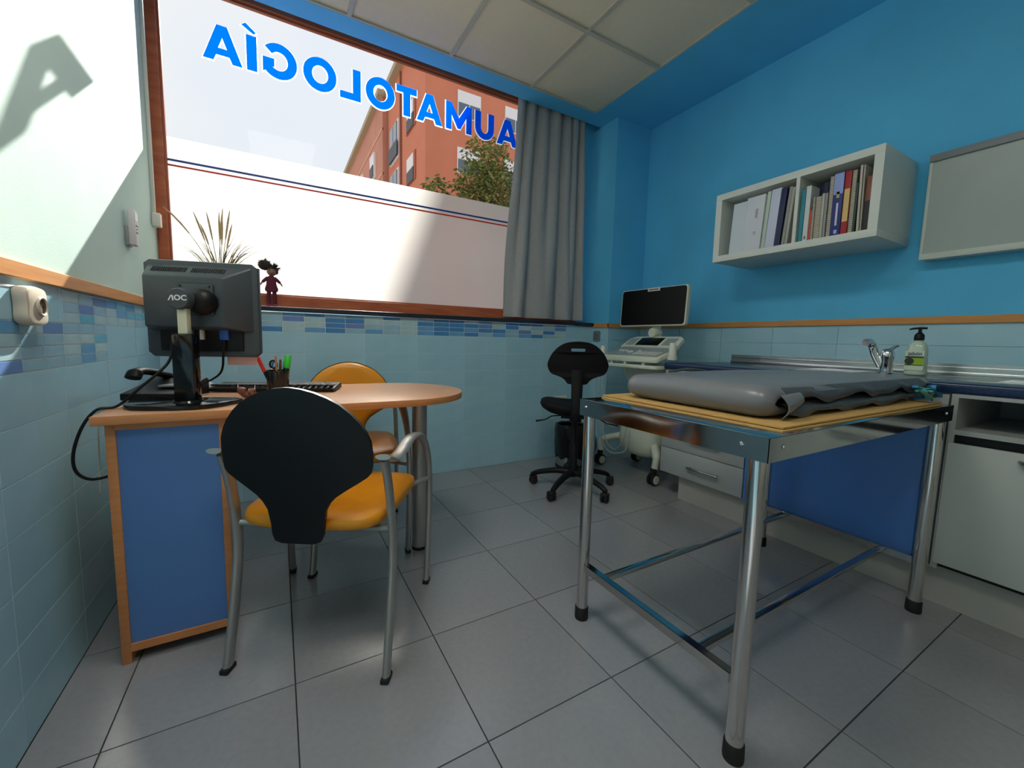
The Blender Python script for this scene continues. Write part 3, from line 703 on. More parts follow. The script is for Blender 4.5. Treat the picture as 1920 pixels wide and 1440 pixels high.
obj('stand_slider', box(nb(), sx - 0.013, sx + 0.013, sy - 0.012, sy + 0.012, 0.225, 0.305, 0.002), mat('cream_plastic', (226, 222, 196), 0.35), mon, sm=40, label='cream coloured inner slider of the stand')
b = nb(); T_ = basis((1, 0, 0), (0, 0, 1), (0, -1, 0), (0.026, -0.041, 0.326))
lathe(b, [(0, 0.0), (0.040, 0.0), (0.041, 0.02), (0.036, 0.038), (0.022, 0.050), (0, 0.054)], 28, T=T_)
obj('tilt_hinge', b, black_pl, mon, sm=50)
b = nb(); T_ = basis((1, 0, 0), (0, 0, 1), (0, -1, 0), (sx - 0.002, sy + 0.030, 0.330))
lathe(b, [(0, 0.0), (0.031, 0.0), (0.033, 0.03), (0.032, 0.052), (0.029, 0.057), (0, 0.057)], 28, T=T_)
hc = obj('hinge_cap', b, bezel, mon, sm=50)
logo = mat('light_grey_print', (222, 226, 226), 0.5)
T_ = basis((1, 0, 0), (0, 0, 1), (0, -1, 0), (sx - 0.002, sy - 0.0276, 0.332))
b = nb()
prism(b, [(-0.0245, -0.008), (-0.0205, -0.008), (-0.0135, 0.008), (-0.0165, 0.008)], 0, 0.0006); prism(b, [(-0.0165, 0.008), (-0.0105, 0.008), (-0.0085, -0.008), (-0.0125, -0.008), (-0.0138, 0.003)], 0, 0.0006)
lo = obj('logo', b, logo, hc, T=T_)
mesh_obj('logo', text_mesh('OC', 0.0215, 0.0003, 0.0007, 1.06), logo, hc, T_ @ M4.Translation((0.0085, 0, 0)))
# base plate
ol = smooth([(-0.135, 0.075), (0.125, 0.075), (0.135, -0.01), (0.075, -0.095), (-0.085, -0.095), (-0.148, -0.01)], 3, True)
obj('stand_base', prism(nb(), [(x - 0.03, y - 0.088) for x, y in ol], 0.0, 0.014, bev=0.003), black_gloss, mon, sm=40)
obj('stand_foot', lathe(nb(), [(0, 0.013), (0.044, 0.013), (0.040, 0.020), (0, 0.021)], 28, T=M4.Translation((sx, sy, 0))), black_gloss, mon, sm=50)
for x, m in ((0.066, mat('vga_blue', (40, 84, 170), 0.4)), (0.0, white_pl), (-0.03, grey_pl)):
    wd = 0.013 if x > 0.05 else 0.005
    obj('connector', box(nb(), x - wd, x + wd, -0.022, -0.007, 0.207, 0.245, 0.002), m, mon, sm=40)
def wpt(t, p): return t.matrix_world @ V(p)
bpy.context.view_layer.update()
c1 = smooth([tuple(mon.matrix_world @ V((-0.085, -0.02, 0.20))), (0.235, -1.10, 0.875), (0.17, -1.135, 0.80), (0.12, -1.14, 0.751), (0.080, -1.15, 0.745), (0.050, -1.16, 0.70), (0.030, -1.165, 0.63), (0.030, -1.16, 0.575), (0.055, -1.15, 0.545), (0.095, -1.13, 0.545), (0.108, -1.10, 0.55)], 6)
tag(obj('power_cable', tube(nb(), c1, 0.0042, 8), black_pl, sm=60), 'thick black cable from monitor looping over the left desk edge', 'cable')
c2 = smooth([tuple(mon.matrix_world @ V((0.066, -0.016, 0.212))), tuple(mon.matrix_world @ V((0.062, -0.02, 0.165))), (0.36, -1.03, 0.835), (0.30, -0.98, 0.79), (0.25, -0.95, 0.751), (0.20, -1.0, 0.7485), (0.14, -1.09, 0.7485)], 6)
tag(obj('video_cable', tube(nb(), c2, 0.0036, 8), black_pl, sm=60), 'thin black video cable hanging behind the monitor stand', 'cable')
c3 = smooth([(0.30, -0.86, 0.7428), (0.22, -0.98, 0.7428), (0.16, -1.06, 0.7428), (0.115, -1.12, 0.7428), (0.0985, -1.135, 0.7436), (0.083, -1.14, 0.739), (0.078, -1.145, 0.70), (0.070, -1.14, 0.5)], 6)
tag(obj('data_cable', tube(nb(), c3, 0.0022, 6), mat('pale_cable', (196, 196, 190), 0.5), sm=60), 'thin pale cable lying on the left of the desk top', 'cable')
note = obj('paper_note', box(nb(), -0.01, 0.082, -0.0005, 0.0005, -0.032, 0.0), mat('pale_pink_paper', (244, 196, 190), 0.8))
note.matrix_world = mon.matrix_world @ M4.Translation((0.062, 0.0305, 0.153)); tag(note, 'pale pink paper note hanging below the monitor', 'note')

# keyboard
kb = thing('keyboard', 'black computer keyboard behind the pen cup', 'keyboard', (0.531, -0.79, 0.74), R(-18.5))
obj('case', prism(nb(), [(-0.075, 0.004), (0.072, 0.004), (0.075, 0.016), (-0.06, 0.028), (-0.075, 0.024)], -0.232, 0.232, T=basis((0, -1, 0), (0, 0, 1), (-1, 0, 0), (0, 0, 0)), bev=0.002), black_pl, kb, sm=40)
for s_ in (-1, 1): obj('foot', box(nb(), s_ * 0.19 - 0.015, s_ * 0.19 + 0.015, -0.072, -0.055, 0.0, 0.006), black_pl, kb) if False else None
kr = thing
keym = obj('key', box(nb(), -0.0085, 0.0085, -0.0085, 0.0085, 0.0, 0.007, 0.0015), mat('key_black', (34, 34, 36), 0.35), kb, sm=40)
firstk = True
for r_ in range(5):
    for c_ in range(20):
        x = -0.215 + c_ * 0.0225; y = -0.052 + r_ * 0.0225
        z = 0.016 + (0.075 - (y + 0.0)) / 0.135 * 0.011
        z = 0.0275 - (y + 0.06) / 0.135 * 0.0115
        # the rear of the keyboard (towards the viewer) is the high side
        if firstk: keym.location = (x, y, z - 0.003); firstk = False
        else: inst('key', keym, kb, (x, y, z - 0.003))
# pen cup with its pens
cupx, cupy = 0.530, -0.985
cup = obj('pen_cup', lathe(nb(), [(0, 0.0), (0.034, 0.0), (0.036, 0.003), (0.037, 0.098), (0.035, 0.098), (0.034, 0.005), (0, 0.005)], 28), mat('smoked_black_plastic', (30, 32, 34), 0.15), sm=40); cup.location = (cupx, cupy, 0.74)
tag(cup, 'round black pen cup on the desk', 'pen holder')
def rod(name, label, cat, p0, p1, segs, mset):
    """segs: list of (name, t0, t1, r0, r1, material)"""
    p0, p1 = V(p0), V(p1); t = thing(name, label, cat, p0)
    for nm, t0, t1, r0, r1, m in segs:
        a_, b_ = (p1 - p0) * t0, (p1 - p0) * t1
        obj(nm, tube(nb(), [a_, a_ + (b_ - a_) * 0.06, a_ + (b_ - a_) * 0.94, b_], [r0 * 0.85, r0, r1, r1 * 0.82], 12), m, t, sm=50)
    return t
z0 = 0.747
redm = mat('red_marker_plastic', (236, 48, 44), 0.4); grn = mat('neon_green_plastic', (60, 210, 66), 0.4)
rod('marker_pen', 'black marker with red cap leaning left in the pen cup', 'marker', (0.520, -0.985, z0), (0.468, -0.985, 0.886), [('barrel', 0, .62, .0055, .0058, black_pl), ('cap', .62, 1, .0068, .0068, redm)], 0)
rod('highlighter', 'highlighter with bright green cap in the pen cup', 'highlighter', (0.545, -0.985, z0), (0.566, -0.975, 0.893), [('barrel', 0, .66, .0105, .0115, black_pl), ('cap', .66, 1, .0125, .0115, grn)], 0)
rod('pencil', 'wooden pencil with pink eraser in the pen cup', 'pencil', (0.530, -1.0, z0), (0.524, -1.002, 0.892), [('shaft', 0, .94, .0036, .0036, mat('pencil_wood', (186, 132, 84), 0.5)), ('eraser', .94, 1, .0034, .0034, mat('pencil_eraser', (232, 120, 100), 0.7))], 0)
rod('ballpoint_pen', 'ballpoint pen with yellow clip in the pen cup', 'pen', (0.535, -0.97, z0), (0.540, -0.99, 0.878), [('barrel', 0, .6, .0045, .0045, mat('pen_yellow', (232, 184, 40), 0.4)), ('top', .6, 1, .0052, .004, mat('pen_brown', (104, 70, 52), 0.4))], 0)
rod('dark_pen', 'plain dark pen between highlighter and pencil in the pen cup', 'pen', (0.55, -0.97, z0), (0.553, -0.965, 0.868), [('barrel', 0, .7, .0045, .0045, grey_pl), ('top', .7, 1, .005, .004, black_pl)], 0)
sc = thing('scissors', 'scissors with black and blue finger loop in the pen cup', 'scissors', (0.512, -0.975, z0))
tb_ = nb(); tube(tb_, [(0.004 + 0.0105 * cos(R(a)), 0, 0.112 + 0.0145 * sin(R(a))) for a in range(0, 361, 20)], 0.0035, 8); tube(tb_, [(-0.001, 0.006, 0.10), (-0.002, 0.006, 0.06)], 0.004, 8)
obj('handle', tb_, black_pl, sc, sm=60)
tb_ = nb(); tube(tb_, [(0.009 + 0.008 * cos(R(a)), 0.007, 0.108 + 0.0125 * sin(R(a))) for a in range(0, 361, 20)], 0.0028, 8); obj('handle', tb_, mat('blue_rubber', (50, 110, 190), 0.5), sc, sm=60)
obj('blade', box(nb(), -0.004, 0.004, -0.001, 0.001, 0.0, 0.098), steel, sc)
# desk phone, mouse and small ornament
ph = thing('desk_phone', 'black desk telephone with handset left of the monitor stand', 'telephone', (0.185, -0.86, 0.74), R(-20))
obj('body', prism(nb(), [(-0.1, 0.0), (0.1, 0.0), (0.1, 0.022), (-0.085, 0.062), (-0.1, 0.055)], -0.085, 0.085, T=basis((0, -1, 0), (0, 0, 1), (-1, 0, 0), (0, 0, 0)), bev=0.004), black_pl, ph, sm=40)
b = nb(); hp = smooth([(-0.045, 0.095, 0.040), (-0.045, 0.085, 0.066), (-0.045, 0.04, 0.078), (-0.045, -0.03, 0.092), (-0.045, -0.075, 0.095), (-0.045, -0.095, 0.075)], 4)
tube(b, hp, [(0.024, 0.016)] * 4 + [(0.020, 0.012)] * (len(hp) - 8) + [(0.024, 0.016)] * 4, 12, side=(1, 0, 0)); obj('handset', b, black_pl, ph, sm=60)
obj('keypad', box(nb(), 0.0, 0.07, -0.05, 0.05, 0.040, 0.045), grey_pl, ph, T=None)
ms = thing('computer_mouse', 'grey and white computer mouse behind the monitor stand', 'mouse', (0.262, -0.665, 0.74), R(-25))
b = nb(); ball(b, (0, 0, 0.0), (0.031, 0.055, 0.036), 3); bmesh.ops.bisect_plane(b, geom=b.verts[:] + b.edges[:] + b.faces[:], plane_co=(0, 0, 0.0005), plane_no=(0, 0, 1), clear_inner=True); 
ee = [e for e in b.edges if e.is_boundary]; bmesh.ops.contextual_create(b, geom=ee)
obj('shell', b, mat('pale_grey_mouse', (196, 200, 204), 0.3), ms, sm=60)
obj('wheel', lathe(nb(), [(0, -0.003), (0.007, -0.003), (0.007, 0.003), (0, 0.003)], 14, T=basis((0, 1, 0), (0, 0, 1), (1, 0, 0), (0, 0.025, 0.031))), black_pl, ms, sm=40)
orn = thing('ornament', 'small crumpled coppery bow ornament with silver tips on the desk', 'ornament', (0.43, -0.985, 0.74), R(-10))
cop = mat('crumpled_copper_foil', (150, 98, 80), 0.4, metal=0.4, var=0.4, vscale=90, bump=0.7, bscale=120)
for s_, zz in ((-1, 0.036), (1, 0.030)):
    b = nb(); tube(b, smooth([(0, 0, 0.016), (s_ * 0.012, 0, zz * 0.62), (s_ * 0.026, 0, zz)], 3), [0.005, 0.008, 0.012, 0.015, 0.014, 0.010, 0.004], 9)
    obj('bow_wing', b, cop, orn)
    obj('tip', tube(nb(), [(s_ * 0.026, 0, zz), (s_ * 0.027, 0, zz + 0.016)], [0.003, 0.002], 8), chrome, orn, sm=50)
obj('bow_base', ball(nb(), (0, 0, 0.012), (0.02, 0.014, 0.012), 2), cop, orn)
# ================================================================== swivel stool
sto = thing('swivel_chair', 'black rolling work chair with slotted backrest by the window wall', 'chair', (2.205, -0.67, 0), R(-38))
pu = mat('black_moulded_foam', (15, 15, 17), 0.7, spec=0.2)
for k in range(5):
    a = R(k * 72 + 100); d = V((cos(a), sin(a), 0)); sd_ = V((-sin(a), cos(a), 0))
    lg = obj('base_arm', tube(nb(), smooth([tuple(d * 0.02 + V((0, 0, 0.115))), tuple(d * 0.12 + V((0, 0, 0.112))), tuple(d * 0.23 + V((0, 0, 0.088))), tuple(d * 0.275 + V((0, 0, 0.068)))], 4), [(0.026 - 0.010 * i / 12, 0.022 - 0.008 * i / 12) for i in range(13)], 10, side=tuple(sd_)), black_pl, sto, sm=60)
    b = nb(); T0 = M4.Translation(d * 0.275) @ M4.Rotation(a + 0.6 * k, 4, 'Z')
    for s_ in (-1, 1): lathe(b, [(0, -0.008), (0.022, -0.008), (0.026, -0.004), (0.026, 0.004), (0.022, 0.008), (0, 0.008)], 20, T=T0 @ basis((0, 0, 1), (1, 0, 0), (0, 1, 0), (-0.012, s_ * 0.013, 0.026)))
    lathe(b, [(0, 0.03), (0.012, 0.03), (0.010, 0.072), (0, 0.072)], 14, T=T0)
    box(b, -0.034, 0.012, -0.024, 0.024, 0.038, 0.060, 0.008, T=T0)
    obj('caster', b, rubber, sto, sm=50)
obj('gas_lift', lathe(nb(), [(0, 0.09), (0.034, 0.09), (0.034, 0.14), (0.027, 0.16), (0.027, 0.30), (0.020, 0.31), (0.020, 0.44), (0.014, 0.45), (0.014, 0.505), (0, 0.505)], 20), black_pl, sto, sm=50)
b = nb(); rings = []
for z, s_ in ((0.505, 0.55), (0.512, 0.80), (0.530, 0.95), (0.552, 1.0), (0.572, 0.97), (0.583, 0.88), (0.585, 0.6), (0.578, 0.25)):
    row = []
    for q in range(40):
        a = 2 * pi * q / 40; ca, sa = cos(a), sin(a)
        x = 0.228 * abs(ca) ** 0.8 * (1 if ca > 0 else -1) * s_; y = 0.205 * abs(sa) ** 0.75 * (1 if sa > 0 else -1) * s_
        row.append(b.verts.new((x, y, z + 0.020 * (abs(x) / 0.22) ** 2 - 0.012 * max(0, y / 0.2) ** 2)))
    rings.append(row)
for a_, b_ in zip(rings, rings[1:]):
    for k in range(40): b.faces.new((a_[k], a_[(k + 1) % 40], b_[(k + 1) % 40], b_[k]))
b.faces.new(rings[0][::-1]); b.faces.new(rings[-1])
obj('seat', b, pu, sto, sm=70)
obj('seat_plate', box(nb(), -0.09, 0.09, -0.1, 0.08, 0.485, 0.508, 0.005), black_pl, sto, sm=40)
# back stem: under the seat, then up behind it (towards the viewer)
obj('back_stem', tube(nb(), smooth([(0, -0.08, 0.490), (0, -0.19, 0.490), (0, -0.232, 0.53), (0, -0.228, 0.62), (0, -0.215, 0.72), (0, -0.205, 0.80)], 5), [(0.038 - 0.006 * sin(i / 25 * pi), 0.010) for i in range(26)], 10, side=(1, 0, 0)), black_pl, sto, sm=60)
# backrest with a hand slot
bo = smooth([(0.0, 0.970), (0.10, 0.955), (0.17, 0.905), (0.205, 0.845), (0.205, 0.81), (0.18, 0.775), (0.12, 0.757), (0.085, 0.738), (0.062, 0.716), (0, 0.714), (-0.062, 0.716), (-0.085, 0.738), (-0.12, 0.757), (-0.18, 0.775), (-0.205, 0.81), (-0.205, 0.845), (-0.17, 0.905), (-0.10, 0.955)], 4, True)
slot = [(x * 0.048, 0.919 + z * 0.009) for x, z in ((-0.9, -1), (0.9, -1), (1, -0.5), (1, 0.5), (0.9, 1), (-0.9, 1), (-1, 0.5), (-1, -0.5))]
me = curve_mesh([bo, slot], 0.016)
b = nb(); b.from_mesh(me); bpy.data.meshes.remove(me)
bmesh.ops.remove_doubles(b, verts=b.verts, dist=1e-5)
es = [e for e in b.edges if abs(e.verts[0].co.z - e.verts[1].co.z) < 1e-6 and len(e.link_faces) == 2 and e.calc_face_angle(0) > 1.0]
bmesh.ops.bevel(b, geom=es, offset=0.005, segments=2, affect='EDGES', profile=0.5)
for v in b.verts:
    x, y, z = v.co.x, v.co.y, v.co.z
    v.co = V((x * 0.87, -0.185 - z + 0.6 * x * x, y))
bmesh.ops.recalc_face_normals(b, faces=b.faces)
obj('backrest', b, pu, sto, sm=40)
obj('height_lever', tube(nb(), [(-0.08, -0.02, 0.492), (-0.15, -0.03, 0.485), (-0.19, -0.04, 0.462), (-0.25, -0.05, 0.452)], [0.004, 0.004, 0.004, 0.007], 8), black_pl, sto, sm=60)
obj('height_lever', tube(nb(), [(0.08, -0.02, 0.492), (0.15, -0.03, 0.482), (0.20, -0.04, 0.455), (0.27, -0.05, 0.448)], [0.004, 0.004, 0.004, 0.007], 8), black_pl, sto, sm=60)

# ================================================================== waste bin behind the stool
bn = thing('pedal_bin', 'steel bin with black liner behind the rolling chair', 'bin', (2.50, -0.26, 0))
obj('body', lathe(nb(), [(0, 0.0), (0.10, 0.0), (0.103, 0.01), (0.11, 0.29), (0.107, 0.29), (0.10, 0.015), (0, 0.015)], 32), steel, bn, sm=40)
obj('rubber_ring', lathe(nb(), [(0.1, 0.0), (0.107, 0.0), (0.107, 0.014), (0.1, 0.014)], 32, cap=False), rubber, bn, sm=40)
b = nb(); rr = random.Random(3); P = []; Q = []
for i in range(15):
    z = [0.325, 0.333, 0.335, 0.328, 0.31, 0.28, 0.25, 0.22, 0.19, 0.165, 0.14, 0.12, 0.10, 0.09, 0.08][i]; r0 = [0.100, 0.104, 0.109, 0.114, 0.117, 0.118, 0.1175, 0.117, 0.1165, 0.116, 0.115, 0.114, 0.113, 0.113, 0.1125][i]
    P.append([V((cos(2 * pi * k / 60), sin(2 * pi * k / 60), 0)) * (r0 + 0.004 * sin(k * 1.3 + i * 0.5) * sin(k * 0.37 + i)) + V((0, 0, z + 0.012 * sin(k * 0.9) * (i / 14))) for k in range(61)])
    P[-1][60] = P[-1][0].copy(); Q.append([p * 1.0 + V((-p.x, -p.y, 0)).normalized() * 0.0015 for p in P[-1]])
slab(b, P, Q); obj('bin_liner', b, mat('black_bin_liner', (16, 16, 18), 0.35, bump=0.3, bscale=30), bn, sm=60)
obj('pedal', box(nb(), -0.025, 0.025, -0.145, -0.10, 0.008, 0.014, 0.002), black_pl, bn, sm=40)
bag = thing('blue_bag', 'translucent blue bag hanging beside the waste bin', 'bag', (2.71, -0.24, 0))
b = nb(); rings = []
for i in range(10):
    z = 0.02 + 0.30 * i / 9; r0 = 0.062 * sin(pi * (0.18 + 0.74 * i / 9)) + 0.008
    rings.append([b.verts.new((r0 * cos(2 * pi * k / 24) * (1 + 0.12 * sin(5 * 2 * pi * k / 24 + i)), r0 * sin(2 * pi * k / 24) * 0.8, z - 0.02)) for k in range(24)])
for a_, b_ in zip(rings, rings[1:]):
    for k in range(24): b.faces.new((a_[k], a_[(k + 1) % 24], b_[(k + 1) % 24], b_[k]))
b.faces.new(rings[0][::-1]); b.faces.new(rings[-1])
obj('bag_body', b, mat('thin_blue_plastic', (70, 128, 158), 0.3), bag, sm=80)
obj('bag_knot', tube(nb(), [(0, 0, 0.292), (0.004, 0, 0.33), (0.0, 0.01, 0.345)], [0.010, 0.006, 0.012], 8), MATS['thin_blue_plastic'], bag, sm=80)

# ================================================================== ultrasound cart
us = thing('ultrasound_machine', 'ivory ultrasound cart with tilted console and black monitor in the corner', 'medical device', (2.86, -0.63, 0))
def L(x, y, z): return (x - 2.86, y + 0.63, z)
feet = [((2.76, -0.865), 1), ((2.76, -0.335), -1), ((3.10, -0.80), 1), ((3.10, -0.40), -1)]
for (fx, fy), s_ in feet:
    obj('base_leg', tube(nb(), smooth([L(2.93, -0.62 + (fy + 0.62) * 0.25, 0.24), L(2.93 + (fx - 2.93) * 0.45, -0.62 + (fy + 0.62) * 0.62, 0.245), L(fx + 0.01, fy, 0.20), L(fx, fy, 0.115)], 4), [(0.034, 0.030)] * 5 + [(0.030, 0.026)] * 4 + [(0.024, 0.024)] * 4, 12), cart_white, us, sm=60)
    b = nb(); T0 = M4.Translation(V(L(fx - 0.01, fy, 0)))
    for q in (-1, 1): lathe(b, [(0, -0.009), (0.036, -0.009), (0.042, -0.005), (0.042, 0.005), (0.036, 0.009), (0, 0.009)], 24, T=T0 @ basis((1, 0, 0), (0, 0, 1), (0, -1, 0), (0, q * 0.017, 0.042)))
    lathe(b, [(0, 0.05), (0.016, 0.05), (0.02, 0.085), (0.022, 0.118), (0, 0.118)], 16, T=T0)
    ca = obj('caster', b, rubber, us, sm=50)
    b = nb()
    for q in (-1, 1): lathe(b, [(0, -0.0012), (0.030, -0.0012), (0.030, 0.0012), (0, 0.0012)], 24, T=T0 @ basis((1, 0, 0), (0, 0, 1), (0, -1, 0), (0, q * 0.0272, 0.042)))
    obj('wheel_disc', b, cart_white, ca, sm=50)
# bulging lower body and waisted column
b = nb(); rings = []
for z, hx, hy, cx in ((0.145, 0.12, 0.10, 2.96), (0.152, 0.15, 0.145, 2.95), (0.19, 0.175, 0.175, 2.945), (0.26, 0.18, 0.185, 2.945), (0.36, 0.17, 0.175, 2.95), (0.47, 0.15, 0.150, 2.955), (0.58, 0.135, 0.130, 2.955), (0.68, 0.135, 0.145, 2.945), (0.76, 0.15, 0.175, 2.92), (0.795, 0.16, 0.19, 2.91)):
    rings.append([b.verts.new(L(cx + hx * abs(cos(a)) ** 0.6 * (1 if cos(a) > 0 else -1), -0.63 + hy * abs(sin(a)) ** 0.6 * (1 if sin(a) > 0 else -1), z)) for a in [2 * pi * k / 40 + 0.001 for k in range(40)]])
for a_, b_ in zip(rings, rings[1:]):
    for k in range(40): b.faces.new((a_[k], a_[(k + 1) % 40], b_[(k + 1) % 40], b_[k]))
b.faces.new(rings[0][::-1]); b.faces.new(rings[-1])
obj('body', b, cart_white, us, sm=60)
# hand-rail tray under the console
b = nb(); tr_o = rrect(2.585, 2.95, -0.965, -0.455, 0.03)
prism(b, [(x - 2.86, y + 0.63) for x, y in tr_o], 0.803, 0.826, bev=0.005); obj('handle_tray', b, cart_white, us, sm=40)
for y in (-0.55, -0.68, -0.84):
    obj('tray_post', box(nb(), *(v for v in (2.615 - 2.86, 2.645 - 2.86, y + 0.63 - 0.012, y + 0.63 + 0.012)), 0.826, 0.842, 0.002), cart_white, us, sm=40)
# console: front lip low, rear high
def console(z0, z1, x0, x1, ya, yb, bev, name, m, lab=None):
    """sloped slab: z0 at x0 (front), z1 at x1 (rear)"""
    b = nb(); o = rrect(x0, x1, yb, ya, 0.03)
    prism(b, [(x - 2.86, y + 0.63) for x, y in o], 0.0, 0.034, bev=bev)
    for v in b.verts: v.co.z += z0 + (z1 - z0) * (v.co.x + 2.86 - x0) / (x1 - x0)
    return obj(name, b, m, us, sm=40, label=lab)
console(0.842, 0.905, 2.60, 2.80, -0.985 + 0.52, -0.965, 0.007, 'console', cart_white)
console(0.872, 0.93, 2.615, 2.79, -0.485, -0.945, 0.002, 'key_deck', cart_grey, 'grey keyboard deck') if False else None
b = nb(); box(b, 0, 0.165, -0.225, 0.225, 0, 0.004, 0.0015)
def slope(x, y, dz=0.0, ang=17.5): return M4.Translation(V(L(x, y, 0.0)) + V((0, 0, 0.8775 + (x - 2.60) * 0.315 + dz))) @ M4.Rotation(R(-ang), 4, 'Y')
obj('key_deck', b, cart_grey, us, sm=40, T=slope(2.625, -0.715), label='grey keyboard deck')
b = nb()
for i in range(4):
    for j in range(12):
        box(b, 0.012 + i * 0.018, 0.025 + i * 0.018, -0.21 + j * 0.018, -0.198 + j * 0.018, 0.004, 0.0065, 0.001)
obj('keys', b, white_pl, us, sm=40, T=slope(2.625, -0.715)) 
b = nb(); lathe(b, [(0, 0.003), (0.020, 0.003), (0.020, 0.007), (0.013, 0.012), (0, 0.014)], 20, T=M4.Translation((0.06, 0.05, 0)))
for y in (0.10, 0.13, 0.16, -0.02): lathe(b, [(0, 0.003), (0.011, 0.003), (0.010, 0.013), (0, 0.013)], 16, T=M4.Translation((0.08, y, 0)))
obj('trackball', b, white_pl, us, sm=50, T=slope(2.625, -0.715))
# upper console wing with touch screen
b = nb(); prism(b, [(0, -0.25), (0.11, -0.235), (0.135, -0.20), (0.135, 0.19), (0.11, 0.225), (0, 0.24)], -0.016, 0.012, bev=0.005)
T2 = M4.Translation(V(L(2.79, -0.705, 0.935))) @ M4.Rotation(R(-34), 4, 'Y')
obj('control_wing', b, cart_white, us, sm=40, T=T2)
obj('touch_screen', box(nb(), 0.018, 0.112, -0.09, 0.115, 0.0118, 0.0142, 0.001), dark_screen, us, sm=40, T=T2)
for ya, yb in ((-0.205, -0.115), (0.135, 0.21)): obj('button_field', box(nb(), 0.02, 0.105, ya, yb, 0.0118, 0.014, 0.001), cart_grey, us, sm=40, T=T2)
b = nb()
for k in range(8): box(b, 0.004, 0.014, -0.09 + k * 0.027, -0.073 + k * 0.027, 0.0118, 0.0145, 0.001)
obj('soft_keys', b, white_pl, us, sm=40, T=T2)
# neck and monitor
obj('monitor_arm', tube(nb(), smooth([L(2.93, -0.68, 0.79), L(2.935, -0.68, 0.92), L(2.93, -0.675, 1.02), L(2.925, -0.67, 1.12)], 4), [(0.045, 0.032)] * 5 + [(0.034, 0.026)] * 8, 14, side=(0, 1, 0)), cart_white, us, sm=60)
b = nb(); lathe(b, [(0, -0.038), (0.032, -0.038), (0.036, -0.03), (0.036, 0.03), (0.032, 0.038), (0, 0.038)], 24, T=basis((0, 1, 0), (0, 0, 1), (1, 0, 0), L(2.91, -0.675, 1.045))); obj('arm_joint', b, cart_white, us, sm=50)
TM = M4.Translation(V(L(2.885, -0.655, 1.228))) @ M4.Rotation(R(3), 4, 'Z') @ M4.Rotation(R(3), 4, 'Y')
mo = rrect(-0.280, 0.280, -0.136, 0.136, 0.020)
TB = basis((0, 1, 0), (0, 0, 1), (1, 0, 0), (0, 0, 0))
um = obj('monitor_case', prism(nb(), mo, -0.008, 0.026, T=TM @ TB, bev=0.004), cart_white, us, sm=40)
obj('monitor_screen', prism(nb(), [(x * 0.965, y * 0.945 + 0.002) for x, y in mo], -0.011, -0.008, T=TM @ TB), dark_screen, um, sm=40)
obj('badge', box(nb(), -0.014, -0.010, -0.062, 0.040, 0.112, 0.136, 0.001, T=TM), white_pl, um, sm=40, label='small white oval badge with dark marks')
b = nb()
for k in range(7): box(b, -0.0150, -0.0140, -0.048 + k * 0.0115, -0.040 + k * 0.0115, 0.119, 0.128, T=TM)
obj('badge_marks', b, mat('dark_print', (40, 44, 70), 0.6), um)
obj('monitor_hub', box(nb(), 0.02, 0.05, -0.05, 0.03, -0.12, 0.02, 0.006, T=TM), cart_white, us, sm=40)
# probes in holders and their hanging cables
cabm = mat('pale_probe_cable', (176, 190, 190), 0.4)
for (x, y, zb, zt, r_) in ((2.64, -0.435, 0.85, 0.945, 0.020), (2.70, -0.998, 0.875, 0.975, 0.024)):
    zz = 0.86
    b = nb(); lathe(b, [(0, zb), (r_ * 0.9, zb), (r_, zb + 0.01), (r_ * 0.86, zt - 0.006), (r_ * 0.7, zt), (0, zt)], 20, T=M4.Translation(V(L(x, y, 0))))
    obj('probe', b, white_pl, us, sm=50)
    obj('probe_holder', lathe(nb(), [(r_ + 0.001, zb - 0.008), (r_ + 0.006, zb - 0.008), (r_ + 0.006, zb + 0.02), (r_ + 0.001, zb + 0.02)], 20, T=M4.Translation(V(L(x, y, 0)))), cart_white, us, sm=50)
    obj('holder_arm', tube(nb(), [L(x, y, zb + 0.0), L(x + 0.03, y + (0.045 if y < -0.7 else -0.03), zb)], 0.006, 8), cart_white, us, sm=50)
for cpts, rr_ in ((((2.64, -0.435, 0.85), (2.62, -0.40, 0.72), (2.63, -0.39, 0.5), (2.66, -0.41, 0.3), (2.68, -0.47, 0.17), (2.70, -0.56, 0.15), (2.74, -0.62, 0.2), (2.79, -0.6, 0.36), (2.84, -0.56, 0.5)), 0.006),
                  (((2.645, -0.45, 0.85), (2.64, -0.42, 0.75), (2.64, -0.415, 0.55), (2.66, -0.43, 0.36), (2.68, -0.48, 0.22), (2.69, -0.55, 0.18), (2.72, -0.6, 0.26), (2.78, -0.58, 0.42)), 0.005),
                  (((2.66, -0.46, 0.80), (2.655, -0.44, 0.7), (2.66, -0.44, 0.5), (2.68, -0.47, 0.36), (2.74, -0.5, 0.33)), 0.005)):
    obj('probe_cable', tube(nb(), smooth([L(*p) for p in cpts], 5), rr_, 8), cabm, us, sm=60)
obj('tray_knob', lathe(nb(), [(0, 0), (0.007, 0), (0.008, 0.012), (0, 0.014)], 12, T=basis((0, 1, 0), (0, 0, 1), (-1, 0, 0), L(2.76, -0.56, 0.775))), white_pl, us, sm=50)
obj('tray_knob', lathe(nb(), [(0, 0), (0.007, 0), (0.008, 0.012), (0, 0.014)], 12, T=basis((0, 1, 0), (0, 0, 1), (-1, 0, 0), L(2.75, -0.67, 0.775))), white_pl, us, sm=50)

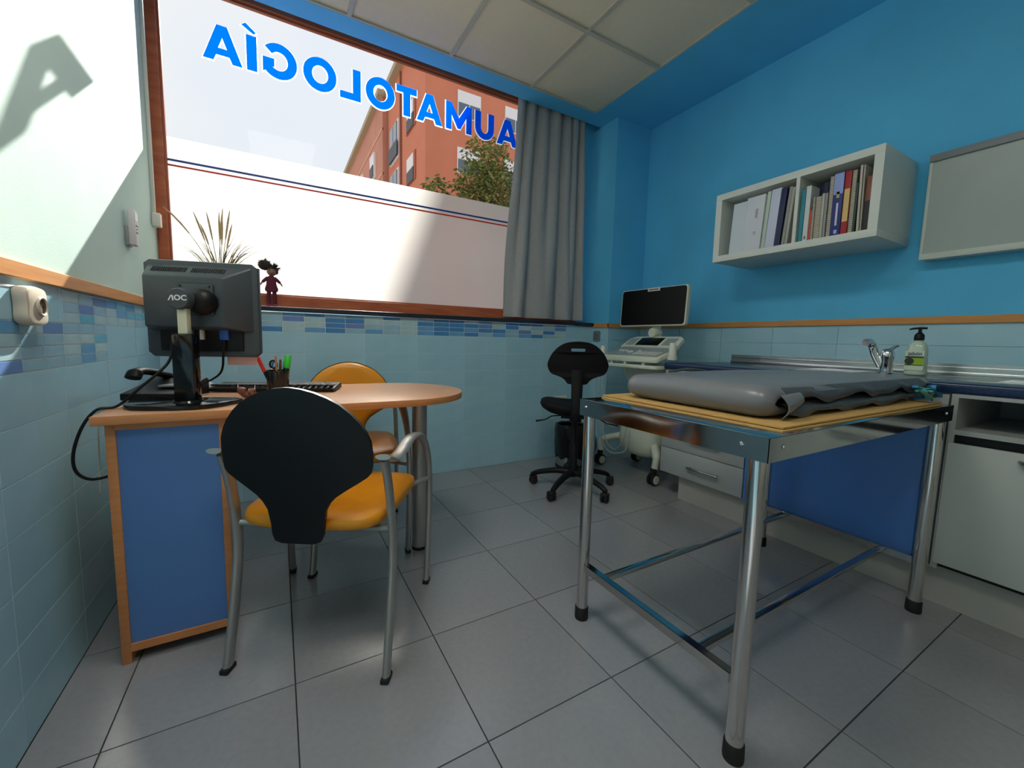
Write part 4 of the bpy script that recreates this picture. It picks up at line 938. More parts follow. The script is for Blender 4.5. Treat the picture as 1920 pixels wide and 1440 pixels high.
# ================================================================== stainless exam table
et = thing('exam_table', 'stainless steel table on four round legs with rubber feet', 'table', (2.0, -1.955, 0))
def E_(bm): bmesh.ops.translate(bm, vec=(-2.0, 1.955, 0), verts=bm.verts); return bm
X0, X1, Y0, Y1, ZT = 1.418, 2.588, -2.262, -1.652, 0.777
b = nb()
box(b, X0, X1, Y0, Y1, ZT - 0.003, ZT, 0.001)
obj('table_top', E_(b), steel, et, sm=30)
for nm, a_ in (('apron', (X0, X0 + 0.0015, Y0, Y1)), ('apron', (X1 - 0.0015, X1, Y0, Y1)), ('apron', (X0, X1, Y0, Y0 + 0.0015)), ('apron', (X0, X1, Y1 - 0.0015, Y1))):
    obj(nm, E_(box(nb(), *a_, ZT - 0.055, ZT - 0.001)), steel, et)
legs = ((1.438, -1.683), (1.438, -2.232), (2.562, -2.232), (2.562, -1.683))
for k, (x, y) in enumerate(legs):
    lg = obj('leg', E_(lathe(nb(), [(0, 0.02), (0.0195, 0.02), (0.0195, ZT - 0.004), (0, ZT - 0.004)], 28, T=M4.Translation((x, y, 0)))), steel_tube, et, sm=40)
    obj('rubber_foot', E_(lathe(nb(), [(0, 0), (0.0225, 0), (0.0235, 0.006), (0.0225, 0.042), (0.020, 0.045), (0, 0.045)], 28, T=M4.Translation((x, y, 0)))), rubber, lg, sm=40)
for x, s_ in ((1.438, 1), (2.562, -1)):
    b = nb(); box(b, x - 0.002 * s_ - 0.012, x - 0.002 * s_ + 0.012, -2.214, -1.701, 0.205, 0.207); box(b, x - 0.013, x - 0.011, -2.214, -1.701, 0.182, 0.207)
    obj('stretcher', E_(b), steel, et)
for y in (-1.78, -2.125):
    b = nb(); box(b, 1.450, 2.550, y - 0.011, y + 0.011, 0.188, 0.204, 0.002)
    obj('cross_rail', E_(b), steel, et, sm=30)
for (x, y, z, nx, ny) in ((X0 - 0.0005, -1.685, 0.752, -1, 0), (X0 - 0.0005, -2.205, 0.752, -1, 0), (1.475, Y0 - 0.0005, 0.752, 0, -1), (2.52, Y0 - 0.0005, 0.752, 0, -1)):
    obj('bolt', E_(lathe(nb(), [(0, 0), (0.005, 0), (0.0045, 0.002), (0.002, 0.003), (0, 0.0022)], 16, T=basis((0, 0, 1), (-ny, nx, 0) if nx else (1, 0, 0), (nx, ny, 0), (x, y, z)))), chrome, et, sm=40)
cb_m = mat('brown_fibreboard', (196, 156, 92), 0.85, var=0.08, vscale=30)
for k, (dx, dy, lab) in enumerate(((0.0, 0.0, 'lower thin brown board lying on the steel table'), (0.012, 0.006, 'upper thin brown board under the folded mat'))):
    b = box(nb(), 1.50 + dx, 2.535 + dx, -2.246 + dy, -1.668 + dy, 0.0, 0.0038); 
    o = obj('fibreboard', b, cb_m); o.location = (0, 0, 0.7773 + 0.0058 * k); tag(o, lab, 'board', 'brown boards under the mat')
# folded mat wrapped in grey vinyl
mt = thing('folded_mat', 'folded examination mat wrapped in dark grey vinyl on the steel table', 'mat', (2.09, -1.95, 0.7875))
vinyl = mat('dark_grey_vinyl', (118, 120, 124), 0.30, var=0.05, vscale=5, bump=0.25, bscale=14)
vin_d = mat('charcoal_vinyl', (72, 73, 76), 0.42, bump=0.3, bscale=18)
def mat_layer(name, zc, th, x0, x1, y0, y1, seed, m):
    rr = random.Random(seed); b = nb(); rings = []
    NY = 36; NS = 28
    for j in range(NY + 1):
        y = y0 + (y1 - y0) * j / NY; ring = []
        e = min(j, NY - j) / 3.0; sc = sqrt(max(0.0, 1 - (1 - min(1, e)) ** 2)) * 0.5 + 0.5
        for k in range(NS):
            a = 2 * pi * k / NS; ca, sa = cos(a), sin(a)
            x = (x0 + x1) / 2 + (x1 - x0) / 2 * abs(ca) ** 0.16 * (1 if ca > 0 else -1) * (0.992 + 0.008 * sc)
            z = zc + th / 2 * abs(sa) ** 0.55 * (1 if sa > 0 else -1) * sc * (1 - 0.10 * abs(ca))
            z += 0.0025 * sin(9 * x + 3 * y + seed) * (1 if sa > 0 else 0.2) + 0.0015 * sin(31 * y + 12 * x)
            ring.append(b.verts.new((x - 2.09, y + 1.95, z)))
        rings.append(ring)
    for a_, b_ in zip(rings, rings[1:]):
        for k in range(NS): b.faces.new((a_[k], a_[(k + 1) % NS], b_[(k + 1) % NS], b_[k]))
    b.faces.new(rings[0][::-1]); b.faces.new(rings[-1]); bmesh.ops.recalc_face_normals(b, faces=b.faces)
    return obj(name, b, m, mt, sm=75)
# one rounded outer skin at the folded (left) end, two open layers to the right
b = nb(); P = []; Q = []
sec = []
for k in range(13): a = R(90 + 180 * k / 12); sec.append((1.590 + 0.040 * cos(a) * 1.1, 0.0415 + 0.0405 * sin(a)))
sec = [(2.62 - 0.103 * k, 0.078 + 0.004 * (k / 9)) for k in range(10)] + [s_ for s_ in sec if True] + [(1.65 + 0.1 * k, 0.0015) for k in range(10)]
for j in range(33):
    y = -2.185 + 0.47 * j / 32; e = min(j, 32 - j) / 4.0; q = sqrt(max(0, 1 - (1 - min(1, e)) ** 2)); row = []; row2 = []
    for i, (x, z) in enumerate(sec):
        zz = 0.041 + (z - 0.041) * (0.55 + 0.45 * q) + (0.002 * sin(7 * x + 11 * y) + 0.0015 * sin(23 * y + 5 * x) if z > 0.02 else 0)
        zz = max(0.0012, zz)
        xx = x + (1 - q) * (0.03 if x < 1.7 else 0)
        row.append(V((xx - 2.09, y + 1.95, zz))); dx = 0.002 if i < 12 else 0.0
        row2.append(V((xx - 2.09 + (0.004 if x < 1.64 else 0), y + 1.95, zz + (-0.006 if z > 0.045 else 0.006 if z < 0.03 else 0))))
    P.append(row); Q.append(row2)
slab(b, P, Q); obj('outer_skin', b, vinyl, mt, sm=80, label='smooth grey vinyl skin rounded over the left fold')
mat_layer('upper_layer', 0.057, 0.032, 1.60, 2.62, -2.180, -1.72, 1, vin_d)
mat_layer('lower_layer', 0.020, 0.032, 1.60, 2.58, -2.180, -1.72, 2, vin_d)
def flap(name, z0, z1, x0, x1, seed, m, yo, amp):
    rr = random.Random(seed); b = nb(); P = []; Q = []; n = 90
    ph = [rr.uniform(0, 6) for _ in range(4)]
    for i in range(9):
        t = i / 8; row = []; row2 = []
        for k in range(n + 1):
            u = k / n; x = x0 + (x1 - x0) * u
            wav = 0.5 + 0.5 * sin(2 * pi * (u * 2.3) + ph[0]); edge = z0 + amp * (abs(sin(pi * u * 3.1 + ph[1])) ** 3) + 0.003 * sin(40 * u + ph[2])
            z = z1 + (edge - z1) * t
            y = yo - 0.020 * sin(pi * min(1, t * 1.15) * 0.62) - 0.003 * sin(2 * pi * u * 4 + ph[3] + t * 1.5) * t
            row.append(V((x - 2.09, y + 1.95, z))); row2.append(V((x - 2.09, y + 1.95 + 0.003, z + 0.001)))
        P.append(row); Q.append(row2)
    slab(b, P, Q); return obj(name, b, m, mt, sm=75)
flap('upper_flap', 0.034, 0.076, 1.625, 2.56, 4, vin_d, -2.172, 0.018)
flap('lower_flap', 0.003, 0.036, 1.63, 2.40, 9, vin_d, -2.176, 0.012)
b = nb(); P = []; Q = []
for i in range(8):
    t = i / 7; row = []; row2 = []
    for k in range(8):
        u = k / 7; p = V((1.585 + 0.085 * u + 0.01 * t, -2.192 - 0.018 * sin(pi * t) * (1 - 0.5 * u) - 0.004, 0.062 - 0.060 * t * (1 - 0.45 * u) + 0.004 * u)); 
        row.append(p - V((2.09, -1.95, 0))); row2.append(p - V((2.09, -1.95, 0)) + V((0, 0.003, 0.0)))
    P.append(row); Q.append(row2)
slab(b, P, Q); obj('corner_tuck', b, vinyl, mt, sm=75, label='light grey vinyl tucked over the front corner')
b = nb(); tube(b, smooth([(-0.49, 0.205, 0.060), (-0.512, 0.215, 0.052), (-0.522, 0.21, 0.035), (-0.518, 0.20, 0.020)], 4), [(0.003, 0.016)] * 13, 10); obj('corner_tuck', b, vin_d, mt, sm=75)
b = nb(); tube(b, smooth([(-0.30, 0.236, 0.078), (-0.2, 0.240, 0.086), (-0.1, 0.238, 0.078)], 4), [(0.012, 0.005)] * 9, 10); obj('back_strap', b, vin_d, mt, sm=75)
gv = thing('surgical_wrap', 'crumpled green and blue plastic wrap at the right end of the mat', 'wrap', (2.50, -2.215, 0.7875))
rr = random.Random(21)
for k in range(7):
    c = V((rr.uniform(-0.06, 0.07), rr.uniform(-0.02, 0.02), 0.0)); a0 = rr.uniform(0, 1.2)
    P = [tuple(c + V((0.035 * cos(a0 + t), rr.uniform(-0.006, 0.006), 0.012 + 0.045 * abs(sin(t * 0.5)) * rr.uniform(0.6, 1.0)))) for t in (0, .8, 1.6, 2.4, 3.2, 4.0)]
    obj('fold', tube(nb(), smooth(P, 3), (0.0085, 0.0016), 8), (mat('green_plastic', (34, 112, 96), 0.3), mat('aqua_plastic', (90, 176, 186), 0.3), mat('blue_glove', (60, 140, 200), 0.4))[k % 3], gv, sm=70)
# ================================================================== fitted counter
XF = 2.66
wt = obj('worktop', box(nb(), XF, XR - 0.004, -3.30, -0.975, 0.812, 0.850, 0.009, 3, edges='y'), navy_top, sm=40); tag(wt, 'long dark navy worktop along the right wall', 'worktop')
grey_lam = mat('light_grey_cabinet_laminate', (168, 172, 172), 0.42, var=0.03, vscale=4)
hand_m = mat('dark_steel_handle', (170, 172, 174), 0.25, metal=1.0)
def cab(name, label, y1, y0): return thing(name, label, 'cabinet', (XF, (y0 + y1) / 2, 0.152))
du = cab('drawer_unit', 'grey drawer unit with four bar handles under the worktop', -0.985, -1.52); yc = -1.2525
def CL(b, yc_): bmesh.ops.translate(b, vec=(-XF, -yc_, -0.152), verts=b.verts); return b
obj('carcass', CL(box(nb(), XF + 0.018, XR - 0.02, -1.52, -0.985, 0.152, 0.811), yc), grey_lam, du)
for k, (za, zb) in enumerate(((0.157, 0.316), (0.320, 0.478), (0.482, 0.642), (0.646, 0.806))):
    d = obj('drawer', CL(box(nb(), XF, XF + 0.017, -1.517, -0.987, za, zb, 0.0015), yc), grey_lam, du, sm=30)
    zc = (za + zb) / 2 - 0.002; b = nb()
    tube(b, [(XF - 0.022, -1.192, zc), (XF - 0.024, -1.200, zc), (XF - 0.024, -1.380, zc), (XF - 0.022, -1.388, zc)], [0.005, 0.0075, 0.0075, 0.005], 12)
    for y_ in (-1.205, -1.375): tube(b, [(XF + 0.001, y_, zc), (XF - 0.022, y_, zc)], 0.005, 8)
    obj('handle', CL(b, yc), hand_m, d, sm=60)
cu = cab('sink_cabinet', 'cabinet with blue door under the sink', -1.523, -2.232); yc = -1.8775
obj('carcass', CL(box(nb(), XF + 0.018, XR - 0.02, -2.232, -1.523, 0.152, 0.811), yc), grey_lam, cu)
obj('door', CL(box(nb(), XF - 0.012, XF + 0.010, -2.187, -1.530, 0.148, 0.806, 0.0015), yc), mat('vivid_blue_door', (78, 130, 206), 0.34, var=0.04, vscale=3), cu, sm=30, label='vivid blue door')
obj('end_panel', CL(box(nb(), XF, XF + 0.018, -2.232, -2.190, 0.152, 0.806), yc), grey_lam, cu)
cn = cab('niche_cabinet', 'grey cabinet with open niche above a white door', -2.238, -2.86); yc = -2.549
b = nb(); box(b, XF, XR - 0.02, -2.256, -2.238, 0.152, 0.811); box(b, XF, XR - 0.02, -2.86, -2.842, 0.152, 0.811); box(b, XF, XR - 0.02, -2.842, -2.256, 0.664, 0.682); box(b, XR - 0.03, XR - 0.02, -2.842, -2.256, 0.152, 0.811); box(b, XF, XR - 0.02, -2.842, -2.256, 0.798, 0.811)
obj('carcass', CL(b, yc), grey_lam, cn)
d = obj('door', CL(box(nb(), XF - 0.016, XF + 0.002, -2.852, -2.246, 0.178, 0.634, 0.003), yc), mat('pale_grey_door', (188, 194, 190), 0.4), cn, sm=30)
b = nb(); tube(b, smooth([(XF - 0.014, -2.415, 0.606), (XF - 0.036, -2.425, 0.606), (XF - 0.040, -2.45, 0.606), (XF - 0.040, -2.60, 0.606), (XF - 0.036, -2.625, 0.606), (XF - 0.014, -2.635, 0.606)], 4), 0.0065, 10)
obj('handle', CL(b, yc), hand_m, d, sm=60)
obj('recess_shade_sheet', CL(box(nb(), XF + 0.01, XF + 0.02, -2.842, -2.256, 0.16, 0.664), yc), black_pl, cn)  # black sheet behind the door, stands in for shade in the gap
cr_ = cab('end_cabinet', 'plain grey cabinet beyond the niche cabinet', -2.866, -3.28); yc = -3.073
obj('carcass', CL(box(nb(), XF + 0.018, XR - 0.02, -3.28, -2.866, 0.152, 0.811), yc), grey_lam, cr_)
obj('door', CL(box(nb(), XF, XF + 0.017, -3.278, -2.868, 0.157, 0.806, 0.0015), yc), grey_lam, cr_, sm=30)
pl = struct('baseboard_right', box(box(nb(), 2.705, 2.722, -3.28, -1.10, 0.0, 0.150), 2.722, XR, -1.118, -1.10, 0, 0.150), mat('plinth_grey', (176, 174, 168), 0.35), label='grey plinth under the fitted cabinets')
# stainless sink top with drainer and rear upstand
sk = thing('sink', 'stainless sink and drainer let into the worktop', 'sink', (3.0, -2.1, 0.85))
b = nb(); 
def SL(b): bmesh.ops.translate(b, vec=(-3.0, 2.1, -0.85), verts=b.verts); return b
box(b, 2.80, 3.235, -1.86, -1.62, 0.8502, 0.8535, 0.001); box(b, 2.80, 2.845, -2.30, -1.86, 0.8502, 0.8535); box(b, 3.15, 3.235, -2.30, -1.86, 0.8502, 0.8535); box(b, 2.80, 3.235, -2.95, -2.30, 0.8502, 0.8535)
obj('rim', SL(b), steel, sk)
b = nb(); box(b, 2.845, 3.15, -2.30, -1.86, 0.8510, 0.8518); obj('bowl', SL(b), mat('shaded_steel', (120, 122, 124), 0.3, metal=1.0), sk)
b = nb()
for k in range(9): box(b, 2.86 + k * 0.04, 2.868 + k * 0.04, -2.88, -2.38, 0.8535, 0.8560, 0.001)
obj('drainer_ribs', SL(b), steel, sk, sm=40)
up = obj('upstand', box(box(box(nb(), XR - 0.006, XR - 0.002, -3.3, -1.03, 0.8505, 0.906), XR - 0.016, XR - 0.006, -3.3, -1.03, 0.8505, 0.868, 0.002), XR - 0.012, XR - 0.006, -3.3, -1.03, 0.886, 0.892, 0.001), mat('ribbed_aluminium', (206, 212, 214), 0.25, metal=0.9), sm=30)
tag(up, 'ribbed aluminium upstand strip behind the worktop', 'upstand')
fc = thing('tap', 'chrome mixer tap with upright lever beside the soap bottle', 'tap', (3.05, -1.915, 0.8535))
obj('tap_base', lathe(nb(), [(0, 0), (0.032, 0), (0.032, 0.004), (0.024, 0.008), (0.022, 0.055), (0.026, 0.075), (0.026, 0.095), (0.018, 0.112), (0, 0.118)], 28, T=M4.Translation((0, -0.01, 0))), chrome, fc, sm=50)
obj('spout', tube(nb(), smooth([(0.0, 0.01, 0.03), (-0.005, 0.035, 0.085), (-0.012, 0.045, 0.125), (-0.035, 0.052, 0.145), (-0.06, 0.056, 0.142)], 5), [(0.017, 0.017)] * 10 + [(0.0175, 0.016)] * 11, 16), chrome, fc, sm=60)
obj('lever', tube(nb(), [(0.0, -0.012, 0.105), (0.012, -0.03, 0.125), (0.02, -0.04, 0.128)], [(0.012, 0.010), (0.010, 0.006), (0.007, 0.004)], 12), chrome, fc, sm=60)
sp = thing('soap_bottle', 'clear hand soap bottle with black pump and green label by the tap', 'bottle', (3.02, -2.035, 0.8535), R(0))
so = mat('soapy_clear_plastic', (196, 214, 196), 0.15, var=0.05, vscale=20)
b = nb(); rings = []
for z, wx, wy in ((0.0, 0.026, 0.032), (0.003, 0.029, 0.036), (0.01, 0.030, 0.037), (0.06, 0.029, 0.0355), (0.11, 0.028, 0.033), (0.13, 0.026, 0.030), (0.143, 0.020, 0.022), (0.150, 0.013, 0.013), (0.158, 0.012, 0.012)):
    rings.append([b.verts.new((wx * abs(cos(a)) ** 0.7 * (1 if cos(a) > 0 else -1), wy * abs(sin(a)) ** 0.7 * (1 if sin(a) > 0 else -1), z)) for a in [2 * pi * k / 32 + 0.001 for k in range(32)]])
for a_, b_ in zip(rings, rings[1:]):
    for k in range(32): b.faces.new((a_[k], a_[(k + 1) % 32], b_[(k + 1) % 32], b_[k]))
b.faces.new(rings[0][::-1]); b.faces.new(rings[-1])
obj('bottle_body', b, so, sp, sm=60)
obj('pump_collar', lathe(nb(), [(0, 0.155), (0.0165, 0.155), (0.0175, 0.160), (0.0165, 0.178), (0.011, 0.186), (0.006, 0.190), (0.006, 0.205), (0, 0.205)], 24), black_pl, sp, sm=50)
obj('pump_head', tube(nb(), [(0.004, -0.022, 0.208), (0.0, 0.0, 0.209), (-0.004, 0.022, 0.207), (-0.006, 0.034, 0.203)], [(0.006, 0.005), (0.009, 0.005), (0.006, 0.0045), (0.003, 0.003)], 12), black_pl, sp, sm=60)
lb = obj('label', box(nb(), -0.0315, -0.0300, -0.032, 0.031, 0.022, 0.108, 0.0005), mat('clear_label', (206, 222, 206), 0.3), sp)
obj('label_field', box(nb(), -0.0325, -0.0315, -0.031, 0.029, 0.046, 0.078), mat('lime_green_print', (150, 190, 50), 0.4), lb)
obj('label_bar', box(nb(), -0.0330, -0.0318, -0.031, 0.030, 0.077, 0.084), mat('dark_green_print', (44, 62, 44), 0.4), lb)
obj('label_bar', box(nb(), -0.0330, -0.0318, -0.031, 0.030, 0.0435, 0.0465), MATS['dark_green_print'], lb)
obj('label_disc', lathe(nb(), [(0, 0), (0.0155, 0), (0.0155, 0.0014), (0, 0.0014)], 24, T=basis((0, 1, 0), (0, 0, 1), (1, 0, 0), (-0.0345, 0.015, 0.062))), MATS['dark_green_print'], lb)
mesh_obj('lettering', text_mesh('jabón', 0.021, 0.0003, 0.0003, 1.0), mat('navy_print', (40, 52, 90), 0.5), lb, basis((0, -1, 0), (0, 0, 1), (-1, 0, 0), (-0.0322, -0.002, 0.095)))

# ================================================================== wall shelf and books
sh = thing('wall_shelf', 'white two-compartment wall shelf full of books and binders', 'shelf', (XR, -1.4875, 1.475))
SX = 2.90
def S_(b): bmesh.ops.translate(b, vec=(-XR, 1.4875, -1.475), verts=b.verts); return b
wlam = mat('white_shelf_laminate', (214, 220, 214), 0.45)
obj('top_panel', S_(box(nb(), SX, XR - 0.003, -1.885, -1.09, 1.839, 1.875, 0.001)), wlam, sh, sm=30)
obj('bottom_panel', S_(box(nb(), SX, XR - 0.003, -1.885, -1.09, 1.475, 1.511, 0.001)), wlam, sh, sm=30)
obj('side_panel', S_(box(nb(), SX, XR - 0.003, -1.126, -1.09, 1.511, 1.839)), wlam, sh)
obj('side_panel', S_(box(nb(), SX, XR - 0.003, -1.885, -1.849, 1.511, 1.839)), wlam, sh)
obj('divider', S_(box(nb(), SX + 0.001, XR - 0.003, -1.549, -1.532, 1.511, 1.839)), wlam, sh)
obj('back_panel', S_(box(nb(), XR - 0.008, XR - 0.003, -1.849, -1.126, 1.511, 1.839)), wlam, sh)
ZB = 1.5112
page = mat('book_pages', (216, 208, 190), 0.9)
def book(y1, y0, h, depth, rgb, label, cat='book', front=SX + 0.012, lean=0.0, kind='book', extra=None, group='books and binders on the wall shelf'):
    """y1 = left (window) side, y0 = right side of the spine at its foot; lean: y shift of the top"""
    w_ = y1 - y0; t = thing(kind, label, cat, (front, (y1 + y0) / 2, ZB), 0, group)
    m = mat('cover_%d_%d_%d' % rgb, rgb, 0.45)
    def shear(b):
        for v in b.verts: v.co.y += lean * v.co.z / h
        return b
    if kind in ('book', 'binder'):
        b = nb(); box(b, 0, depth, w_ / 2 - 0.0015, w_ / 2, 0, h); box(b, 0, depth, -w_ / 2, -w_ / 2 + 0.0015, 0, h); obj('cover', shear(b), m, t)
        obj('spine', shear(box(nb(), -0.002, 0.001, -w_ / 2, w_ / 2, 0, h, 0.0008)), m, t, sm=30)
        obj('pages', shear(box(nb(), 0.001, depth - 0.004, -w_ / 2 + 0.0015, w_ / 2 - 0.0015, 0.003, h - 0.004)), page, t)
    elif kind in ('notebook',):
        obj('pages', shear(box(nb(), 0.003, depth, -w_ / 2 + 0.001, w_ / 2 - 0.001, 0.002, h - 0.002)), page, t)
        b = nb(); box(b, 0.001, depth, w_ / 2 - 0.001, w_ / 2, 0, h); box(b, 0.001, depth, -w_ / 2, -w_ / 2 + 0.001, 0, h); obj('cover', shear(b), m, t)
        b = nb(); n = int(h / 0.009)
        for k in range(n): tube(b, [(0.006 * cos(R(a)) + 0.001, (w_ / 2 + 0.001) * sin(R(a)), 0.006 + k * 0.009) for a in (100, 140, 180, 220, 260)], 0.0009, 4)
        obj('spiral', shear(b), mat('spiral_wire', (70, 70, 72), 0.4, metal=0.6), t)
    elif kind == 'file_box':
        obj('case', shear(box(nb(), 0, depth, -w_ / 2, w_ / 2, 0, h, 0.002)), m, t, sm=30)
    if extra:
        for (nm, ya, yb, za, zb, c) in extra:
            obj(nm, shear(box(nb(), -0.0032, -0.0019, ya * w_ / 2, yb * w_ / 2, za * h, zb * h)), mat('print_%d_%d_%d' % c, c, 0.5), t)
    return t
W_ = (206, 214, 224)
book(-1.170, -1.258, 0.292, 0.24, (204, 216, 226), 'wide pale blue-white file box leaning at the left end of the shelf', 'file box', lean=-0.015, kind='file_box', front=SX + 0.03)
book(-1.262, -1.362, 0.298, 0.26, (212, 216, 226), 'white file box with finger hole, second from the left end', 'file box', lean=-0.014, kind='file_box', extra=[('finger_hole', -0.35, -0.10, 0.60, 0.76, (168, 174, 188)), ('label_dot', -0.3, -0.1, 0.30, 0.35, (170, 178, 190))])
book(-1.370, -1.388, 0.302, 0.24, (190, 206, 190), 'thin pale green folder beside the white file box', lean=-0.018)
book(-1.390, -1.438, 0.305, 0.25, (204, 210, 234), 'lilac-white binder left of the navy folder', 'binder', lean=-0.02, kind='binder')
book(-1.441, -1.468, 0.296, 0.24, (34, 42, 84), 'navy blue folder in the left compartment', lean=-0.018)
book(-1.476, -1.490, 0.296, 0.22, (150, 152, 146), 'grey magazine leaning against the divider', 'magazine', lean=-0.022)
book(-1.492, -1.506, 0.288, 0.22, (168, 168, 160), 'lighter grey magazine leaning closest to the divider', 'magazine', lean=-0.020)
book(-1.556, -1.574, 0.262, 0.24, (30, 134, 150), 'teal binder just right of the divider', 'binder', kind='binder', lean=-0.002)
book(-1.577, -1.599, 0.272, 0.24, (210, 216, 218), 'white binder with finger ring beside the teal one', 'binder', kind='binder', lean=-0.002, extra=[('finger_ring', -0.4, 0.4, 0.03, 0.09, (120, 124, 130))])
book(-1.600, -1.609, 0.150, 0.065, (226, 92, 74), 'short coral red booklet behind the white binder', front=SX + 0.02)
book(-1.603, -1.640, 0.292, 0.18, (24, 34, 66), 'tall dark navy book standing further back', front=SX + 0.09)
book(-1.641, -1.668, 0.288, 0.18, (20, 48, 110), 'tall royal blue book standing further back', front=SX + 0.09)
book(-1.611, -1.622, 0.212, 0.07, (150, 150, 142), 'thin short spiral notebook beside the coral booklet', 'notebook', kind='notebook')
book(-1.624, -1.650, 0.210, 0.07, (172, 170, 160), 'thick short spiral notebook with grey cover', 'notebook', kind='notebook')
book(-1.652, -1.663, 0.216, 0.07, (186, 184, 176), 'pale grey booklet, narrower of the two short ones')
book(-1.665, -1.676, 0.214, 0.07, (150, 150, 148), 'mid grey short booklet next to the tall spiral book')
book(-1.680, -1.696, 0.290, 0.22, (198, 198, 200), 'tall white spiral-bound book left of the blue one', 'notebook', kind='notebook')
book(-1.698, -1.738, 0.294, 0.24, (32, 44, 120), 'thick blue medical book with white lettering on the spine', extra=[('spine_top', -0.96, 0.96, 0.66, 0.99, (150, 168, 226)), ('emblem', -0.3, 0.3, 0.60, 0.70, (190, 170, 110)), ('title', -0.25, 0.15, 0.16, 0.52, (206, 212, 232)), ('imprint', -0.4, 0.2, 0.03, 0.09, (170, 186, 230))])
book(-1.741, -1.766, 0.290, 0.24, (170, 38, 44), 'red book with cream label on its spine', extra=[('cream_label', -0.9, 0.8, 0.20, 0.72, (222, 190, 120))])
book(-1.768, -1.786, 0.288, 0.22, (120, 118, 114), 'dark grey spiral folder right of the red book', 'notebook', kind='notebook')
book(-1.787, -1.796, 0.225, 0.22, (36, 62, 52), 'thin dark green book beside the grey spiral folder')
book(-1.803, -1.812, 0.300, 0.30, (196, 190, 178), 'cream magazine leaning left near the right end', 'magazine', lean=0.006)
book(-1.816, -1.822, 0.298, 0.30, (176, 170, 158), 'beige magazine between the cream one and the brown book', 'magazine', lean=0.006)
book(-1.826, -1.845, 0.240, 0.26, (128, 74, 50), 'brown and black book at the right end of the shelf', extra=[('dark_spine', -0.96, 0.96, 0.0, 0.55, (26, 24, 26))])

# ================================================================== light box beyond the shelf
xb = thing('xray_viewer', 'large switched-off white x-ray light box on the right wall', 'light box', (XR, -2.35, 1.37))
def XL(b): bmesh.ops.translate(b, vec=(-XR, 2.35, -1.37), verts=b.verts); return b
XV = 3.20
obj('housing', XL(box(nb(), XV + 0.006, XR - 0.003, -2.86, -1.950, 1.392, 1.862, 0.002)), wlam, xb, sm=30)
obj('film_clip_rail', XL(box(nb(), XV - 0.008, XV + 0.012, -2.86, -1.950, 1.832, 1.864, 0.002)), grey_pl, xb, sm=30, label='dark grey film clip rail')
obj('bottom_rail', XL(box(nb(), XV, XV + 0.008, -2.86, -1.950, 1.390, 1.417, 0.001)), mat('light_frame', (204, 212, 204), 0.4), xb, sm=30)
obj('side_rail', XL(box(nb(), XV, XV + 0.008, -1.962, -1.950, 1.417, 1.832, 0.001)), MATS['light_frame'], xb, sm=30)
obj('diffuser', XL(box(nb(), XV + 0.003, XV + 0.008, -2.86, -1.962, 1.417, 1.832)), mat('opal_diffuser', (166, 178, 176), 0.35, var=0.03, vscale=6), xb)

# ================================================================== small wall fittings
so_ = thing('wall_socket', 'beige surface-mounted wall socket on the left wall mosaic', 'socket', (0.0, -1.278, 1.024))
b = nb(); o = smooth([(-0.042, -0.042), (-0.048, 0.0), (-0.042, 0.042), (0.042, 0.042), (0.048, 0.0), (0.042, -0.042)], 5, True)
prism(b, o, 0.0005, 0.028, T=basis((0, 1, 0), (0, 0, 1), (1, 0, 0), (0, 0, 0)), bev=0.007); obj('housing', b, beige_pl, so_, sm=40)
obj('socket_ring', lathe(nb(), [(0.018, 0.027), (0.024, 0.027), (0.024, 0.031), (0.0215, 0.033), (0.018, 0.031)], 28, T=basis((0, 1, 0), (0, 0, 1), (1, 0, 0), (0, 0.012, 0)), cap=False), beige_pl, so_, sm=50)
obj('socket_well', lathe(nb(), [(0, 0.0275), (0.0185, 0.0275), (0.0185, 0.0284), (0, 0.0284)], 28, T=basis((0, 1, 0), (0, 0, 1), (1, 0, 0), (0, 0.012, 0))), mat('socket_shadow', (120, 104, 92), 0.5), so_, sm=50)
b = nb()
for s_ in (-1, 1): lathe(b, [(0, 0.028), (0.003, 0.028), (0.003, 0.0288), (0, 0.0288)], 10, T=basis((0, 1, 0), (0, 0, 1), (1, 0, 0), (0, 0.012 + s_ * 0.009, 0)))
obj('pin_hole', b, black_pl, so_)
rc = thing('remote_control', 'pale remote control in its holder on the left wall', 'remote control', (0.002, -0.43, 1.32))
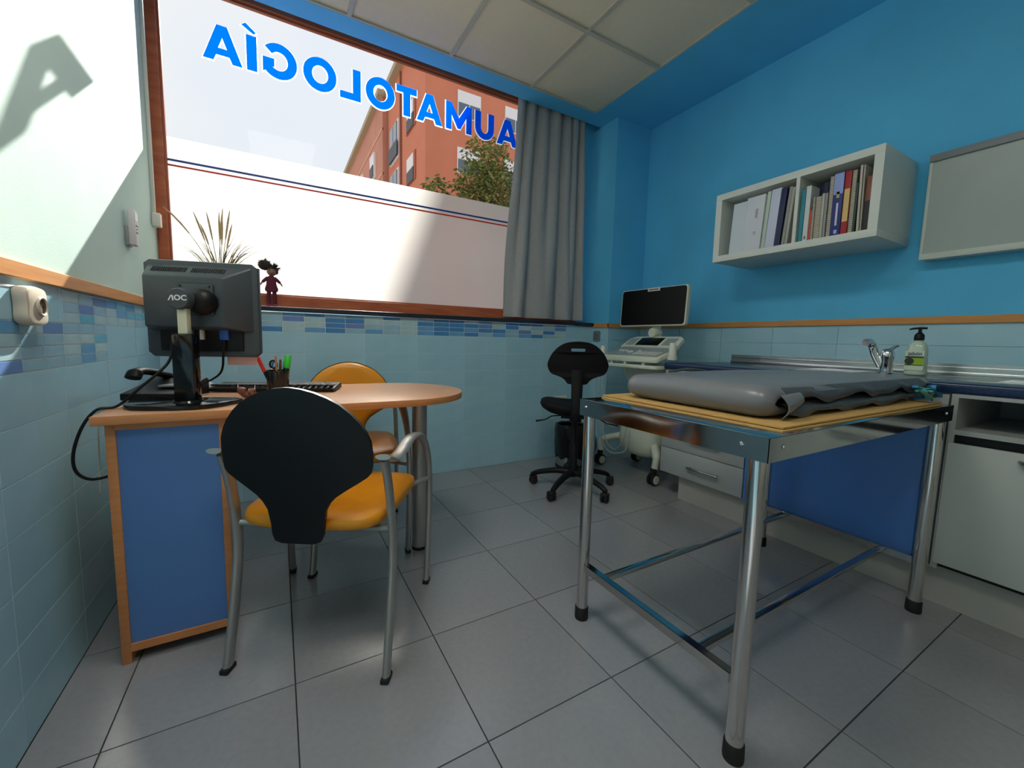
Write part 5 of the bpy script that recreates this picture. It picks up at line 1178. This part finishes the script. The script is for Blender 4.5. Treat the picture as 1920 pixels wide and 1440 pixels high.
obj('holder', box(nb(), 0.0, 0.012, -0.028, 0.028, 0.0, 0.08, 0.003), grey_pl, rc, sm=40)
obj('casing', box(nb(), 0.010, 0.034, -0.024, 0.024, 0.004, 0.150, 0.006), mat('pale_remote_plastic', (204, 200, 204), 0.4), rc, sm=40)
obj('display', box(nb(), 0.034, 0.0348, -0.018, 0.018, 0.105, 0.138), mat('lcd_grey', (206, 214, 206), 0.2), rc)
b = nb()
for z, ya, yb in ((0.086, -0.014, 0.014), (0.072, -0.005, 0.005), (0.058, -0.012, 0.012)): box(b, 0.034, 0.0355, ya, yb, z - 0.003, z + 0.003, 0.0008)
obj('buttons', b, mat('remote_button', (70, 66, 66), 0.5), rc, sm=30)
jb = thing('junction_box', 'small white junction box with cable trunking beside the window', 'junction box', (0.002, 0.02, 1.50))
obj('box', box(nb(), 0.0, 0.034, -0.026, 0.014, 0.0, 0.066, 0.003), white_pl, jb, sm=40)
obj('trunking', box(nb(), 0.0, 0.014, -0.012, 0.006, 0.066, 1.23, 0.001), white_pl, jb, sm=30)
ws = thing('outlet_plate', 'small white outlet on the window wall behind the rolling chair', 'socket', (2.585, 0.0, 0.47))
obj('plate', box(nb(), -0.065, 0.065, -0.014, -0.0005, -0.02, 0.045, 0.004), white_pl, ws, sm=40)
obj('insert', box(nb(), -0.05, 0.05, -0.016, -0.013, -0.010, 0.034, 0.002), beige_pl, ws, sm=40)
swt = thing('light_switch', 'grey rounded light switch on the side of the blue pillar', 'switch', (2.9068, -0.065, 1.02))
obj('plate', prism(nb(), smooth([(-0.036, -0.042), (-0.04, 0), (-0.036, 0.042), (0.036, 0.042), (0.04, 0), (0.036, -0.042)], 3, True), 0, 0.010, T=basis((0, -1, 0), (0, 0, 1), (-1, 0, 0), (0, 0, 0)), bev=0.003), mat('grey_switch', (118, 126, 132), 0.4), swt, sm=40)
obj('rocker', box(nb(), -0.0135, -0.010, -0.022, 0.022, -0.028, 0.028, 0.0015), mat('grey_switch_key', (98, 106, 114), 0.35), swt, sm=40)
bpy.context.view_layer.update()
